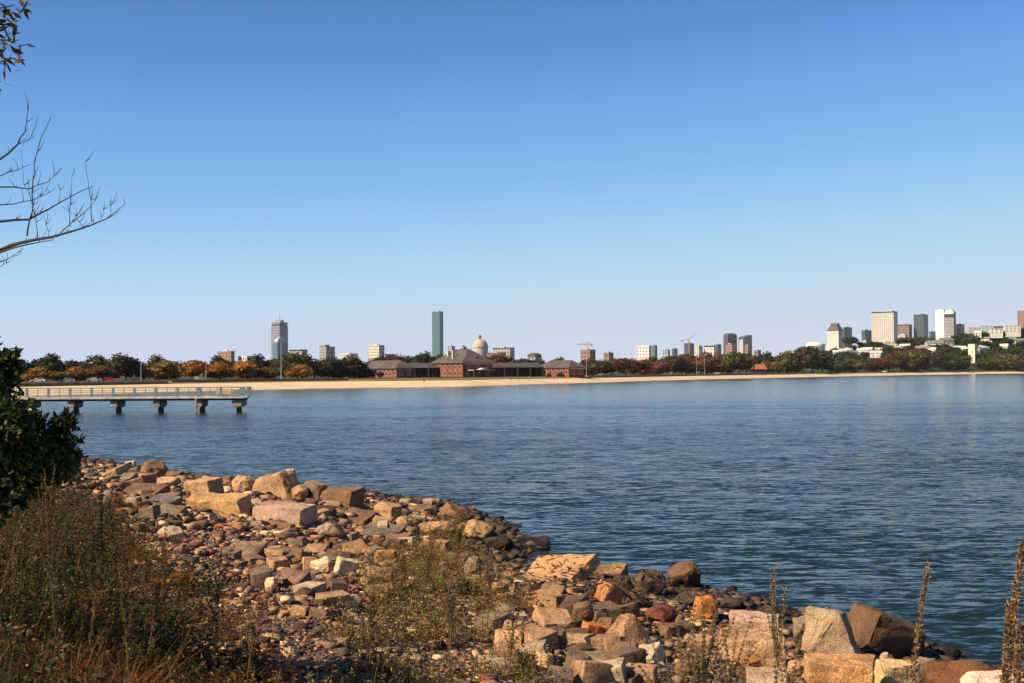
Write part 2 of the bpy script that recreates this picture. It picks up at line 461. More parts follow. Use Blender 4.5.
# ------------------------------------------------------------------ pier
PY = 166.0
def px_x(u, Y=PY): return at(u, 400, Y)[0]
pier = empty('fishing_pier', (px_x(249, PY + 4.2), PY, -.2), 0, 'long pale fishing pier on concrete piles with blue grey railings', 'pier')
M_FASCIA = simple('pale_concrete', (.44, .41, .36), .8, .3, 1.2)
M_RAIL = simple('blue_grey_rail', (.15, .20, .22), .5, .12, 2)
M_PILE = simple('wet_pile', (.045, .042, .036), .7, .4, 2)
L = 62.0
MB().box((-L, 0, 1.93), (0, 4.2, 2.05)).box((-L, -.12, 1.98), (.1, -.002, 2.2)).box((-L, 4.202, 1.98), (.1, 4.3, 2.2)).build('deck', M_FASCIA, pier)
MB().box((-L, .7, 1.7), (-.02, 3.5, 1.928)).build('deck_beam', M_PILE, pier)
bents = [-.8, -5.7, -11.05, -16.5, -22.0, -27.5, -33.0, -38.5, -44.0, -49.5, -55.0]
for i, bx in enumerate(bents):
    w = .42 if i else .6
    MB().box((bx - w, .25, 1.0), (bx + w, 3.95, 1.698)).box((bx - w * .75, .3, .85), (bx + w * .75, 3.9, .998)).build('pile_cap', M_CONC, pier)
    for yy in (1.8, 2.45):
        MB().lathe([(.3, -2.5), (.29, .3), (.26, .85)], 10, (bx + (.1 if i else -.05), yy)).build('pile', M_PILE, pier)
MB().lathe([(.13, -2.5), (.13, 1.9)], 10, (-5.2 - .6, -.3)).build('fender_pile', M_CONC, pier)
xs = np.arange(0, -L, -2.75)
for side, yy in ((0, .06), (1, 4.14)):
    for i, x in enumerate(xs):
        w = .32 if i in (0, 2) else .16
        if side == 0 or i == 0:
            MB().box((x - w, yy - .06, 2.202), (x + w, yy + .06, 3.42)).build('railing_post', M_RAIL, pier)
    rb = MB().box((-L, yy - .05, 3.32), (0, yy + .05, 3.4))
    for z in (2.5, 2.78, 3.05): rb.tube([(-L, yy, z), (0, yy, z)], .022, 5)
    for x in np.arange(-1.375, -L, -2.75): rb.box((x - .04, yy - .03, 2.21), (x + .04, yy + .03, 3.318))
    rb.build('railing', M_RAIL, pier)
rb = MB().box((-.05, .1, 3.32), (.05, 4.1, 3.4))
for z in (2.5, 2.78, 3.05): rb.tube([(0, .1, z), (0, 4.1, z)], .022, 5)
rb.build('end_railing', M_RAIL, pier)
bn = MB().box((-4.2, 3.3, 2.48), (-2.0, 3.8, 2.55)).box((-4.2, 3.78, 2.6), (-2.0, 3.84, 3.0)).box((-4.1, 3.35, 2.052), (-3.98, 3.8, 2.478)).box((-2.22, 3.35, 2.052), (-2.1, 3.8, 2.478))
o = bn.build('bench', simple('bench_wood', (.45, .3, .15), .7), None)
o.location = pier.location
tag(o, 'tan wooden bench at the outer end of the pier', 'bench')

# ------------------------------------------------------------------ brick bathhouse
M_BRICK = simple('red_brick', (.19, .05, .03), .85, .3, .25)
M_SLATE = simple('roof_slate', (.085, .066, .06), .7, .25, .3)
M_TRIM = simple('stone_trim', (.5, .42, .34), .75, .1, .4)
M_GLASS = simple('window_glass', (.03, .035, .045), .15, .3, .5, spec=.6)
PHI = R(58)
c0 = at(397, 379, 548)
zb = 2.75
bh = empty('bathhouse', (c0[0], c0[1], zb), -PHI, 'long red brick bathhouse with grey hipped roofs along the beach', 'bathhouse')
# local frame: +x towards the beach (the shaded fronts), +y along the building to the right
def pavilion(y0, y1, x0, x1, eave, ridge, rows, nwin, along='x', trim_h=.35):
    wl = MB().box((x0, y0, -1.2), (x1, y1, eave - .25)).build('wall', M_BRICK, bh)
    MB().box((x0 - .12, y0 - .12, eave - .75), (x1 + .12, y1 + .12, eave - .28)).build('cornice', M_TRIM, bh)
    MB().box((x0 - .15, y0 - .15, -1.2), (x1 + .15, y1 + .15, .35)).build('plinth', M_BRICK, bh)
    MB().hip(x0, y0, x1, y1, eave, ridge, 1.0, along).build('roof', M_SLATE, bh)
    for (za, zc, wd) in rows:
        for k in range(nwin):
            xc = x0 + (k + .5) * (x1 - x0) / nwin
            f_ = MB().box((xc - wd / 2 - .15, y0 - .1, za - .15), (xc + wd / 2 + .15, y0 - .002, zc + .15)).build('window', M_TRIM, bh)
            MB().box((xc - wd / 2, y0 - .14, za), (xc + wd / 2, y0 - .102, zc)).build('pane', M_GLASS, f_)
        n2 = max(2, int((y1 - y0) / 4))
        for k in range(n2):
            yc = y0 + (k + .5) * (y1 - y0) / n2
            f_ = MB().box((x1 + .002, yc - wd / 2 - .15, za - .15), (x1 + .1, yc + wd / 2 + .15, zc + .15)).build('window', M_TRIM, bh)
            MB().box((x1 + .102, yc - wd / 2, za), (x1 + .14, yc + wd / 2, zc)).build('pane', M_GLASS, f_)
    return wl
pavilion(0, 7.4, -35, 0, 4.2, 7.6, [(1.0, 3.0, 1.4)], 9)
pavilion(32, 47, -27, 0, 6.5, 12.6, [(.9, 2.7, 1.4), (3.9, 5.3, 1.3)], 6)
pavilion(88, 96.5, -26, 0, 4.2, 7.6, [(1.0, 3.0, 1.4)], 6)
for (ya, yb, eave, rid) in ((7.6, 31.8, 4.4, 6.6), (47.2, 89.5, 4.4, 6.6)):
    MB().box((-36, ya, -1.2), (-27.2, yb, eave - .25)).build('wing_wall', M_BRICK, bh)
    MB().hip(-36, ya + .8, -21, yb - .8, eave, rid, .8, 'y', .4).build('wing_roof', M_SLATE, bh)
    n = int((yb - ya) / 3.3)
    for k in range(n):
        yc = ya + (k + .5) * (yb - ya) / n
        MB().box((-21.9, yc - .35, -1.2), (-21.1, yc + .35, .2)).lathe([(.3, .2), (.26, 3.4), (.42, 3.5), (.42, eave - .23)], 10, (-21.5, yc)).build('column', M_TRIM if k % 2 else M_BRICK, bh)
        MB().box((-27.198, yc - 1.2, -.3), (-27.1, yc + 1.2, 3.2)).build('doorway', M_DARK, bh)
# entrance porch on the shaded front of the central hall
MB().box((.16, 34.5, 3.0), (5.2, 45.5, 3.3)).prism([(.2, 38), (4.8, 38), (4.8, 42), (.2, 42)], 3.303, 4.1, [(.2, 39.8), (4.8, 39.8), (4.8, 40.2), (.2, 40.2)]).build('porch_roof', M_TRIM, bh)
for yy in (35, 38.3, 41.7, 45):
    MB().lathe([(.3, -1.2), (.24, 2.998)], 10, (4.6, yy)).build('porch_column', M_BRICK, bh)
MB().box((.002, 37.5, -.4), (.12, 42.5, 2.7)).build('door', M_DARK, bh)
for (x, y) in ((-19, 35.5), (-12, 34.0)):
    MB().box((x - .5, y - .5, 7.4), (x + .5, y + .5, 11.6)).box((x - .62, y - .62, 11.602), (x + .62, y + .62, 11.9)).build('chimney', M_TRIM, bh)
MB().prism([(-3.4, 39), (-1.6, 39), (-1.6, 41), (-3.4, 41)], 8.0, 9.6, [(-3.4, 39.9), (-1.6, 39.9), (-1.6, 40.1), (-3.4, 40.1)]).build('dormer', M_SLATE, bh)

# low wall at the back of the sand
M_WALL = simple('seawall_stone', (.16, .11, .07), .9, .3, .3)
def low_wall(ua, ub, off, h, label):
    w = MB(); U = np.arange(ua, ub + 1, 8.0)
    pts = []
    for off_ in (off, off + .7):
        Y = shore_y(U) + off_; X = (U - W / 2) / F * Y
        pts.append(np.stack([X, Y, far_z(X, Y)], -1))
    a, c_ = pts; n = len(U); vs = []
    for i in range(n):
        vs += [tuple(a[i] - (0, 0, .5)), tuple(a[i] + (0, 0, h)), tuple(c_[i] + (0, 0, h)), tuple(c_[i] - (0, 0, .5))]
    fs = []
    for i in range(n - 1):
        for k in range(3): fs.append((i * 4 + k, i * 4 + 4 + k, i * 4 + 5 + k, i * 4 + 1 + k))
    fs += [(0, 1, 2, 3), (4 * n - 1, 4 * n - 2, 4 * n - 3, 4 * n - 4)]
    tag(w.add(vs, fs).build('seawall', M_WALL), label, 'wall')
low_wall(-200, 168, 41, .75, 'low brown seawall at the back of the sand behind the pier')
low_wall(172, 352, 43, .8, 'low brown seawall between the pier end and the bathhouse')
low_wall(588, 800, 41, .6, 'low brown seawall along the sand right of the bathhouse')

# small roofed hut between the trees
hp = on_far(760, 373.5)
hut = empty('park_shelter', (hp[0], hp[1], hp[2]), R(-20), 'small dark park shelter with an orange red roof among the trees', 'shelter')
MB().box((-5, -4, -1), (5, 4, 3.2)).build('wall', M_DARK, hut)
MB().hip(-5, -4, 5, 4, 3.2, 6.6, 1.0, 'x', 3).build('roof', simple('red_roof', (.24, .08, .045), .8), hut)

# ------------------------------------------------------------------ skyline towers
def tower(name, label, cat, x0, xs, x1, ytop, Y, phi, mat, cap=None, group='towers of the city skyline', zbase=-4.0, capm=None, nopl=None):
    phi = R(phi); pc = at(xs, ytop, Y)
    s = Y / F
    if xs > 780: phi = max(phi, R(42))
    k0 = at(x0, ytop, Y)[0] / Y; k1 = at(x1, ytop, Y)[0] / Y
    wl = (pc[0] - k0 * Y) / (math.cos(phi) + k0 * math.sin(phi))
    wr = max((k1 * Y - pc[0]) / max(.15, math.sin(phi) - k1 * math.cos(phi)), 8)
    root = empty(name, (pc[0], pc[1], zbase), -phi, label, cat, group)
    h = pc[2] - zbase
    hb = h - (cap * s if cap else 0)
    MB().box((-wl, 0, 0), (0, wr, hb)).build('facade', mat, root)
    if cap: MB().box((-wl, .0, hb + .02), (0, wr, h)).build('crown', capm or M_DARK, root)
    if cap is not None or name != 'skyscraper':
        g = random.Random(int(x0 * 10)); a = g.uniform(.25, .5)
        if nopl is None: MB().box((-wl * (a + .3), wr * .25, h + .02), (-wl * a, wr * .7, h + g.uniform(.5, 1.1) * s)).build('plant_room', M_STEEL, root)
    return root, wl, wr, h, s

f_pru = facade('grey_ribs', (.25, .25, .26), (.05, .08, .12), 6, 9.0, .5, .8)
f_blue = facade('blue_glass', (.10, .17, .25), (.05, .10, .17), 6, 4, .8, .7, .3, .1)
f_teal = facade('teal_glass', (.085, .15, .17), (.055, .12, .14), 9, 4, .9, .8, .3, .12)
f_dark = facade('dark_glass', (.07, .085, .11), (.03, .045, .07), 6, 4, .7, .6, .4, .1)
f_pale = facade('pale_stone', (.50, .45, .38), (.10, .09, .09), 7, 7.5, .5, .45)
f_grey = facade('grey_concrete', (.30, .28, .27), (.06, .07, .08), 8, 8, .55, .5)
f_white = facade('white_panel', (.60, .56, .50), (.14, .14, .15), 9, 9, .45, .45)
f_brown = facade('brown_stone', (.19, .13, .10), (.04, .04, .045), 8, 9, .5, .45)
f_red = facade('red_masonry', (.26, .13, .10), (.06, .045, .045), 7, 7, .5, .5)
f_beige = facade('beige_office', (.44, .42, .38), (.31, .29, .26), 7, 9, .4, .8)
f_green = facade('pale_green_glass', (.42, .5, .46), (.2, .28, .28), 7, 4.2, .6, .5)
f_house = simple('clapboard', (.56, .53, .47), .7, .06, .3)

# tall grey tower with a mast
root, wl, wr, h, s = tower('skyscraper', 'tall grey ribbed skyscraper with a thin mast, left of the others', 'skyscraper', 271, 279.6, 288, 325.5, 4700, 45, f_pru)
MB().box((-wl + 2.5, 2.5, h + .02), (-2.5, wr - 2.5, h + 1.3 * s)).build('recess', M_DARK, root)
MB().box((-wl + 1, 1, h + 1.32 * s), (-1, wr - 1, h + 3.4 * s)).build('crown', f_pru, root)
MB().box((-wl + 11, 11, h + 3.42 * s), (-11, wr - 11, h + 5.6 * s)).build('plant_room', f_grey, root)
MB().tube([(-wl / 2, wr / 2, h + 5.5 * s), (-wl / 2, wr / 2, h + 9 * s), (-wl / 2, wr / 2, h + 13 * s)], [2.4, 1.8, .7], 6).build('mast', M_STEEL, root)
root, wl, wr, h, s = tower('glass_tower', 'shorter blue glass tower with an arched crown in front of the tall masted skyscraper', 'tower', 272.6, 277.5, 287, 342, 4500, 40, f_blue)
arc = [(wr * .5 + wr * .46 * math.cos(a), h + .02 + 4.6 * s * math.sin(a)) for a in np.linspace(0, math.pi, 13)]
mb = MB(); vs = [(-wl * .8, y, z) for y, z in arc] + [(-wl * .1, y, z) for y, z in arc]; n = len(arc)
mb.add(vs, [list(range(n)), list(range(n, 2 * n))[::-1]] + [(i, (i + 1) % n, n + (i + 1) % n, n + i) for i in range(n)]).build('arched_crown', f_green, root)
# tall slab of teal glass
root, wl, wr, h, s = tower('skyscraper', 'slender teal glass skyscraper slab with one dark edge, behind the bathhouse', 'skyscraper', 432, 439.6, 443.2, 311.3, 4450, 38, f_teal)
MB().box((-wl * .7, wr * .3, h + .02), (-wl * .3, wr * .7, h + 1.0 * s)).tube([(-wl * .5, wr * .5, h), (-wl * .5, wr * .5, h + 3.5 * s)], .6, 5).build('roof_mast', M_STEEL, root)

T = [
 ('office_block', 'small pinkish block with a dark right side above the trees behind the pier', 'office block', 217.5, 231, 234, 351, 2600, 50, f_red, 0),
 ('office_block', 'low pale block at the treetops right of the pinkish block', 'office block', 238, 247, 250, 356, 2600, 40, f_pale, 0),
 ('office_block', 'low dark flat block just right of the masted skyscraper', 'office block', 289, 302, 307.5, 349.5, 3900, 40, f_grey, 1.5),
 ('apartment_tower', 'grey block with a taller left stair core, between the two skyscrapers', 'apartment block', 319.5, 326, 335, 346.5, 3500, 35, f_grey, 0),
 ('office_block', 'low cream block barely above the trees right of the grey stair core block', 'office block', 339, 350, 358, 353.5, 3300, 45, f_pale, 0),
 ('office_block', 'square pale gridded block with a dark right side, left of the bathhouse roof', 'office block', 368, 379, 384.5, 345, 3300, 40, f_pale, 0),
 ('office_block', 'small two tone grey block immediately right of the teal skyscraper', 'office block', 447, 452, 455, 346, 3600, 42, f_grey, 0),
 ('office_block', 'wide plain grey slab block right of the domed church', 'office block', 493, 510, 514.5, 347.5, 3200, 30, f_grey, .8),
 ('office_block', 'brown low block in front of the wide grey slab', 'office block', 487, 500, 506, 352.5, 2600, 40, f_brown, 0),
 ('brick_tower', 'reddish block under a pink tower crane right of the bathhouse', 'building', 580.5, 590, 595.5, 349.5, 2400, 40, f_red, 0),
 ('office_block', 'small brown and black block right of the pink crane', 'office block', 603.5, 609, 613.5, 352.5, 2400, 40, f_brown, 0),
 ('office_block', 'white gridded office block joined to a teal glass end', 'office block', 636.5, 649, 651, 345.5, 3600, 30, f_white, 0),
 ('glass_tower', 'narrow dark teal glass block beside the white gridded block', 'office block', 651.2, 655, 657.2, 345.2, 3580, 42, f_teal, 0),
 ('office_block', 'small grey block, left of two low blocks by the teal glass end', 'office block', 663, 668, 670, 349.5, 3000, 40, f_grey, 0),
 ('office_block', 'small dark block, right of two low blocks by the teal glass end', 'office block', 672, 675, 677.5, 348.5, 3000, 40, f_dark, 0),
 ('office_block', 'dark unfinished block under the leaning crane', 'building', 684, 688, 694, 343.2, 3600, 40, f_dark, 0),
 ('office_block', 'pale pinkish block just right of the dark unfinished block', 'office block', 695, 699, 702.5, 345.8, 3300, 40, f_beige, 0),
 ('office_block', 'white flat block with a greenish top left of the narrow blue block', 'office block', 704, 714, 715.5, 345.5, 3300, 30, f_white, 1.6),
 ('glass_tower', 'narrow dark blue block at the right end of the white flat block', 'office block', 715.6, 718, 721.3, 344.3, 3350, 40, f_dark, 0),
 ('glass_tower', 'dark glass tower with a rounded top, left one of the dark pair', 'tower', 723.3, 728, 737, 335.4, 4100, 40, f_dark, 0),
 ('glass_tower', 'dark glass tower with a slanted top, right one of the dark pair', 'tower', 738.5, 744, 752, 337, 4100, 40, f_dark, 0),
 ('brick_tower', 'pale red stepped block in front of the round topped dark tower', 'building', 725.5, 732, 736, 344, 3800, 45, f_red, 0),
 ('office_block', 'tall narrow pale slab between the two dark glass towers', 'office block', 739, 743, 745.5, 340, 3800, 45, f_beige, 0),
 ('brick_tower', 'pink brown block low in front of the slanted dark tower', 'building', 744.5, 748, 751, 345, 3700, 45, f_red, 0),
 ('office_block', 'small pink roofed block right of the dark tower pair', 'building', 754, 758, 761, 350, 2500, 40, f_red, 0),
 ('glass_tower', 'dark navy tower close behind the right side of the white stepped tower', 'tower', 843, 844.5, 852, 327.2, 4450, 30, f_dark, 0),
 ('office_block', 'dark slate tower left of the broad beige tower', 'tower', 861.5, 865, 871.5, 330.2, 4400, 35, f_dark, 0),
 ('office_block', 'low brown block in front of the dark slate tower', 'office block', 860, 866, 870, 341, 3600, 45, f_beige, 0),
 ('office_tower', 'brown grey tower tucked against the right side of the broad beige tower', 'tower', 897.5, 909, 912, 324.3, 4500, 25, f_brown, 1.2),
 ('office_block', 'pale lower block in front of the brown grey tower', 'office block', 898, 905, 908, 334.5, 3900, 35, f_beige, 0),
 ('office_tower', 'dark charcoal tower standing alone between the beige and white towers', 'tower', 913.5, 924, 928, 314.3, 4500, 30, f_dark, 1.2),
 ('glass_tower', 'short dark blue block between the charcoal tower and the white slab', 'tower', 929, 932, 935.5, 331.5, 4450, 40, f_dark, 0),
 ('office_block', 'brown faceted block behind the right side of the white tower', 'office block', 956.2, 961, 964.5, 324, 4300, 40, f_brown, 0),
 ('brick_tower', 'plain reddish tower at the right edge of the skyline', 'tower', 1017.3, 1027, 1031, 310.3, 3900, 35, f_red, 0),
]
roots = {}
for (nm, lb, ct, x0, xs_, x1, yt, Y, ph, mt_, cp) in T:
    roots[lb[:16] + str(x0)] = tower(nm, lb, ct, x0, xs_, x1, yt, Y, ph, mt_, cp or None)
def by_x(x): return next(v for k, v in roots.items() if k.endswith(str(x)))
root, wl, wr, h, s = by_x(319.5)
MB().box((-wl, .02, h + .02), (-wl * .15, wr * .5, h + 1.8 * s)).build('stair_core', f_grey, root)
root, wl, wr, h, s = by_x(723.3)   # rounded top
mb = MB(); n = 12
pr = [(wr * .5 + wr * .5 * math.cos(a), h + .02 + 2.4 * s * math.sin(a)) for a in np.linspace(0, math.pi, n)]
mb.add([(-wl, y, z) for y, z in pr] + [(0, y, z) for y, z in pr], [list(range(n)), list(range(n, 2 * n))[::-1]] + [(i, (i + 1) % n, n + (i + 1) % n, n + i) for i in range(n)]).build('rounded_top', f_dark, root)
root, wl, wr, h, s = by_x(738.5)   # slanted top
MB().add([(-wl, 0, h + .02), (0, 0, h + .02), (0, wr, h + .02), (-wl, wr, h + .02), (-wl, wr, h + 2.4 * s), (0, wr, h + 2.4 * s)],
         [(0, 3, 2, 1), (0, 1, 5, 4), (2, 3, 4, 5), (0, 4, 3), (1, 2, 5)]).build('slanted_top', f_dark, root)
root, wl, wr, h, s = by_x(913.5)

# white stepped tower with a slate mansard
root, wl, wr, h, s = tower('office_tower', 'white stepped tower with a dark slate mansard top', 'tower', 827, 838.5, 843.5, 331, 4500, 30, f_white)
a_, b_ = -wl - 1, wr + 1
MB().prism([(a_, -1), (1, -1), (1, b_), (a_, b_)], h + .02, h + 6 * s, [(a_ * .78, b_ * .2), (a_ * .22, b_ * .2), (a_ * .22, b_ * .8), (a_ * .78, b_ * .8)]).build('mansard_roof', M_SLATE, root)
MB().box((a_ * .76, b_ * .24, h + 6 * s + .05), (a_ * .24, b_ * .76, h + 8 * s)).build('roof_box', M_SLATE, root)
MB().box((-wl * 1.25, -9, 0), (-wl * .2, -.05, h * .62)).box((-wl * .2, -6, 0), (.2, -.05, h * .4)).build('lower_block', f_white, root)
# broad beige tower
root, wl, wr, h, s = tower('office_tower', 'broad beige office tower with a thin dark roof line and antennas', 'tower', 871.5, 893.5, 897.5, 311.3, 4300, 20, f_beige, 1.3)
MB().tube([(-wl * .6, wr * .5, h), (-wl * .6, wr * .5, h + 5.5 * s)], 1.0, 5).tube([(-wl * .5, wr * .5, h), (-wl * .5, wr * .5, h + 3 * s)], .8, 5).box((-wl * .35, wr * .3, h + .02), (-wl * .1, wr * .7, h + 1.2 * s)).build('antenna', M_STEEL, root)
# white tower of a blank slab and a ribbed body with a dark band
root, wl, wr, h, s = tower('office_tower', 'white tower with a blank slab on its left and a dark band near the top', 'tower', 935.3, 944, 947, 309.6, 4300, 30, M_WHITE)
MB().box((.05, 2, 0), (9.5 * s, wr * .9, h - 8 * s)).build('ribbed_body', f_grey, root)
MB().box((.05, 3, h - 8 * s + .02), (9.3 * s, wr * .88, h - 4.6 * s)).build('dark_band', M_DARK, root)
MB().box((.05, 2, h - 4.58 * s), (9.5 * s, wr * .9, h - 2.2 * s)).box((3, 4, h - 2.18 * s), (8 * s, wr * .8, h - .3 * s)).build('top_storeys', M_WHITE, root)
# round pale arena block
p = at(815.5, 342, 4000); s = 4000 / F
ar = empty('round_building', (p[0], p[1], -4), 0, 'low round pale glass building left of the white stepped tower', 'building')
MB().lathe([(9.4 * s, 0), (9.4 * s, p[2] + 4 - 4 * s)], 28).build('facade', f_green, ar)
MB().lathe([(9.6 * s, p[2] + 4.02 - 4 * s), (9.2 * s, p[2] + 4 - 2 * s), (6 * s, p[2] + 4 - .3 * s), (1, p[2] + 4)], 28).build('roof', M_WHITE, ar)
# domed church
p = at(480, 338, 2700); s = 2700 / F
ch = empty('domed_church', (p[0], p[1], -4), R(-35), 'pale stone church with a large dome above the central bathhouse roof', 'church')
h = p[2] + 4
MB().lathe([(8.1 * s, 0), (8.1 * s, h - 9.6 * s), (8.5 * s, h - 9.5 * s), (8.5 * s, h - 8.9 * s)], 28).build('drum', f_beige, ch)
MB().lathe([(8.0 * s * math.cos(a), h - 8.88 * s + 8.2 * s * math.sin(a)) for a in np.linspace(0, 1.45, 10)], 28).build('dome', simple('dome_stone', (.40, .33, .28), .7, .12, .1), ch)
MB().lathe([(1.3 * s, h - .8 * s), (1.2 * s, h + 1.2 * s), (1.5 * s, h + 1.3 * s), (.2 * s, h + 3.4 * s)], 10).build('lantern', M_SLATE, ch)
# grey domed hall behind the right wing
p = at(534.5, 353, 2300); s = 2300 / F
ch = empty('arched_hall', (p[0], p[1], -2), R(-40), 'grey hall with a curved roof among trees behind the right bathhouse wing', 'building')
h = p[2] + 2
MB().box((-5 * s, -5 * s, 0), (5 * s, 5 * s, h - 4 * s)).build('wall', f_grey, ch)
n = 12; pr = [(5.2 * s * math.cos(a), h - 3.98 * s + 4 * s * math.sin(a)) for a in np.linspace(0, math.pi, n)]
MB().add([(x, -5.1 * s, z) for x, z in pr] + [(x, 5.1 * s, z) for x, z in pr], [list(range(n)), list(range(n, 2 * n))[::-1]] + [(i, (i + 1) % n, n + (i + 1) % n, n + i) for i in range(n)]).build('curved_roof', M_SLATE, ch)
# long complex on the hill top
p = at(969, 323, 2300); s = 2300 / F
hp0 = empty('hilltop_complex', (p[0], p[1], 30), R(-6), 'long low brown and green block along the hilltop', 'building')
for (a_, b_, zt, mt_) in ((0, 10, 2.6, f_beige), (10.1, 24, 1.2, f_green), (24.1, 34, 1.8, f_red), (34.1, 43, 3.2, f_brown)):
    MB().box((a_ * s, 0, 0), (b_ * s, 30, at(985, 324.5 + zt, 2300)[2] - 30)).build('block', mt_, hp0)

# cranes
M_CRANE = simple('crane_red', (.40, .29, .26), .6)
p = at(587.5, 350, 2420); s = 2420 / F
cr = empty('tower_crane', (p[0], p[1], -4), 0, 'pink red tower crane with a level jib over the reddish block', 'crane', 'cranes on the skyline')
h = p[2] + 4
MB().box((-.9, -.9, 0), (.9, .9, h + 8 * s)).build('mast', M_CRANE, cr)
MB().box((-10 * s, -.8, h + 5.2 * s), (5 * s, .8, h + 6.2 * s)).tube([(-8 * s, 0, h + 6.1 * s), (0, 0, h + 8.2 * s), (4.5 * s, 0, h + 6.1 * s)], .3, 4).build('jib', M_CRANE, cr)
MB().box((3.4 * s, -1.4, h + 3.6 * s), (5 * s, 1.4, h + 5.18 * s)).build('counterweight', M_CONC, cr)
p = at(689, 343, 3600); s = 3600 / F
cr = empty('tower_crane', (p[0], p[1], -4), 0, 'pale luffing crane leaning up to the right over the dark unfinished block', 'crane', 'cranes on the skyline')
h = p[2] + 4
MB().box((-1.2, -1.2, 0), (1.2, 1.2, h + 4 * s)).build('mast', M_CRANE, cr)
MB().tube([(-2 * s, 0, h + 3.6 * s), (0, 0, h + 3.8 * s), (9 * s, 0, h + 11 * s)], [1.4, 1.2, .7], 4).tube([(-7 * s, 0, h + 3 * s), (0, 0, h + 3.4 * s)], 1.0, 4).build('jib', M_CRANE, cr)
MB().box((-7.6 * s, -1.5, h + 1.6 * s), (-6 * s, 1.5, h + 3 * s)).build('counterweight', M_CONC, cr)

# ------------------------------------------------------------------ houses on the hill
M_ROOFW = simple('pale_roof', (.52, .49, .45), .7, .08, .3)
M_ROOFG = simple('grey_shingle', (.17, .16, .16), .85, .2, .4)
HOUSES = [  # px, base py, width px, wall h px, yaw, roof kind, wall, label
 (840, 352.5, 13, 3.5, 30, 'flat', 'white', 'low white flat house, leftmost on the hillside'),
 (852, 356.5, 10, 4, -25, 'gable', 'white', 'small white gabled house below the low leftmost white house'),
 (863, 354.5, 12, 4, 20, 'gable', 'white', 'white gabled house left of the long white terrace'),
 (874, 352, 14, 4, 12, 'gable', 'white', 'long white terrace house below the beige tower'),
 (894, 347.5, 22, 5, 8, 'flat', 'white', 'wide white flat roofed hall below the brown grey tower'),
 (923, 353.5, 15, 5, 25, 'gable', 'white', 'white gabled house at the left of the row below the charcoal tower'),
 (935, 350.5, 17, 7, 15, 'gable', 'white', 'tall white triple decker below the white tower'),
 (946, 347.5, 14, 7, -15, 'gable', 'white', 'white gabled house right of the tall triple decker'),
 (957, 342.5, 17, 7, 10, 'flat', 'white', 'white flat topped house with dark windows right of the white tower'),
 (960, 352.5, 13, 4, 35, 'gable', 'grey', 'grey house with a pale slanting roof left of the cream tower block'),
 (978, 337, 7, 4, 20, 'gable', 'white', 'tiny white gabled house high left of the pale hilltop row'),
 (986, 347, 8, 8, 30, 'gable', 'cream', 'narrow tall cream house right above the cream tower block'),
 (996, 334, 13, 5, 12, 'flat', 'white', 'pale flat house on the left of the hilltop row'),
 (1012, 333, 16, 7, 10, 'flat', 'white', 'white flat house on the right of the hilltop row'),
 (1000, 351, 17, 4, 30, 'gable', 'white', 'white house with a long pale slanting roof near the right edge'),
 (1009, 345, 14, 5, 20, 'gable', 'white', 'white gabled house above the long slanting roof'),
 (1021, 346, 14, 5, -20, 'gable', 'grey', 'grey gabled house at the right edge of the hillside'),
 (979, 354, 6, 5, -30, 'gable', 'grey', 'small grey gabled house right beside the cream tower block'),
]
hr = random.Random(21)
hx = sorted(hr.uniform(836, 1022) for _ in range(16))
for i, u in enumerate(hx):
    HOUSES.append((u, 360 - (u - 836) * .035 - hr.uniform(0, 9), hr.uniform(7, 12), hr.uniform(3.5, 5.5), hr.uniform(-30, 35), hr.choice(['gable', 'gable', 'flat']), 'white', 'small pale house half hidden by hillside trees, ' + ORD[i] + ' from left'))
WALLS = {'white': f_house, 'grey': f_grey, 'cream': simple('cream_render', (.7, .58, .42), .8, .08, .2)}
for (u, v, wpx, hpx, yaw, kind, wm, lb) in HOUSES:
    p = on_far(u, v); s = p[1] / F
    w, hh, dp = wpx * s * .92, hpx * s, max(9.0, wpx * s * .6)
    ho = empty('house', (p[0], p[1], p[2]), R(-yaw), lb, 'house', 'houses on the hillside')
    MB().box((-w / 2, -dp / 2, -5), (w / 2, dp / 2, hh)).build('wall', WALLS[wm], ho)
    if kind == 'flat':
        MB().box((-w / 2 - .3, -dp / 2 - .3, hh + .02), (w / 2 + .3, dp / 2 + .3, hh + .5)).build('roof', M_ROOFW, ho)
    else:
        g = dp * .32; o_ = .5
        mb = MB(); a_ = w / 2 + o_; d_ = dp / 2 + o_
        mb.add([(-a_, -d_, hh + .02), (a_, -d_, hh + .02), (a_, d_, hh + .02), (-a_, d_, hh + .02), (-a_, 0, hh + g), (a_, 0, hh + g)],
               [(0, 1, 5, 4), (2, 3, 4, 5), (1, 2, 5), (3, 0, 4), (3, 2, 1, 0)])
        mb.build('roof', M_ROOFW if 'pale' in lb or 'terrace' in lb else M_ROOFG, ho)
    nw = max(2, int(w / 4))
    for zz in np.arange(1.2, hh - 1.2, 3.1):
        for k in range(nw):
            xc = -w / 2 + (k + .5) * w / nw
            MB().box((xc - .6, -dp / 2 - .05, zz), (xc + .6, -dp / 2 - .003, zz + 1.6)).build('window', M_GLASS, ho)
p = on_far(974.5, 363); s = p[1] / F
wt = empty('stone_tower', (p[0], p[1], p[2]), R(-38), 'plain cream square tower block among the shore trees at the right', 'tower')
hh = 18.5 * s
MB().box((-4.6 * s, -4.6 * s, -6), (2.0 * s, 3.5 * s, hh)).build('wall', WALLS['cream'], wt)
MB().box((-4.7 * s, -4.7 * s, hh + .02), (2.1 * s, 3.6 * s, hh + .6)).build('parapet', M_TRIM, wt)
MB().box((-1.2, -4.6 * s - .06, hh * .55), (.0, -4.6 * s - .003, hh * .55 + 1.8)).build('window', M_GLASS, wt)

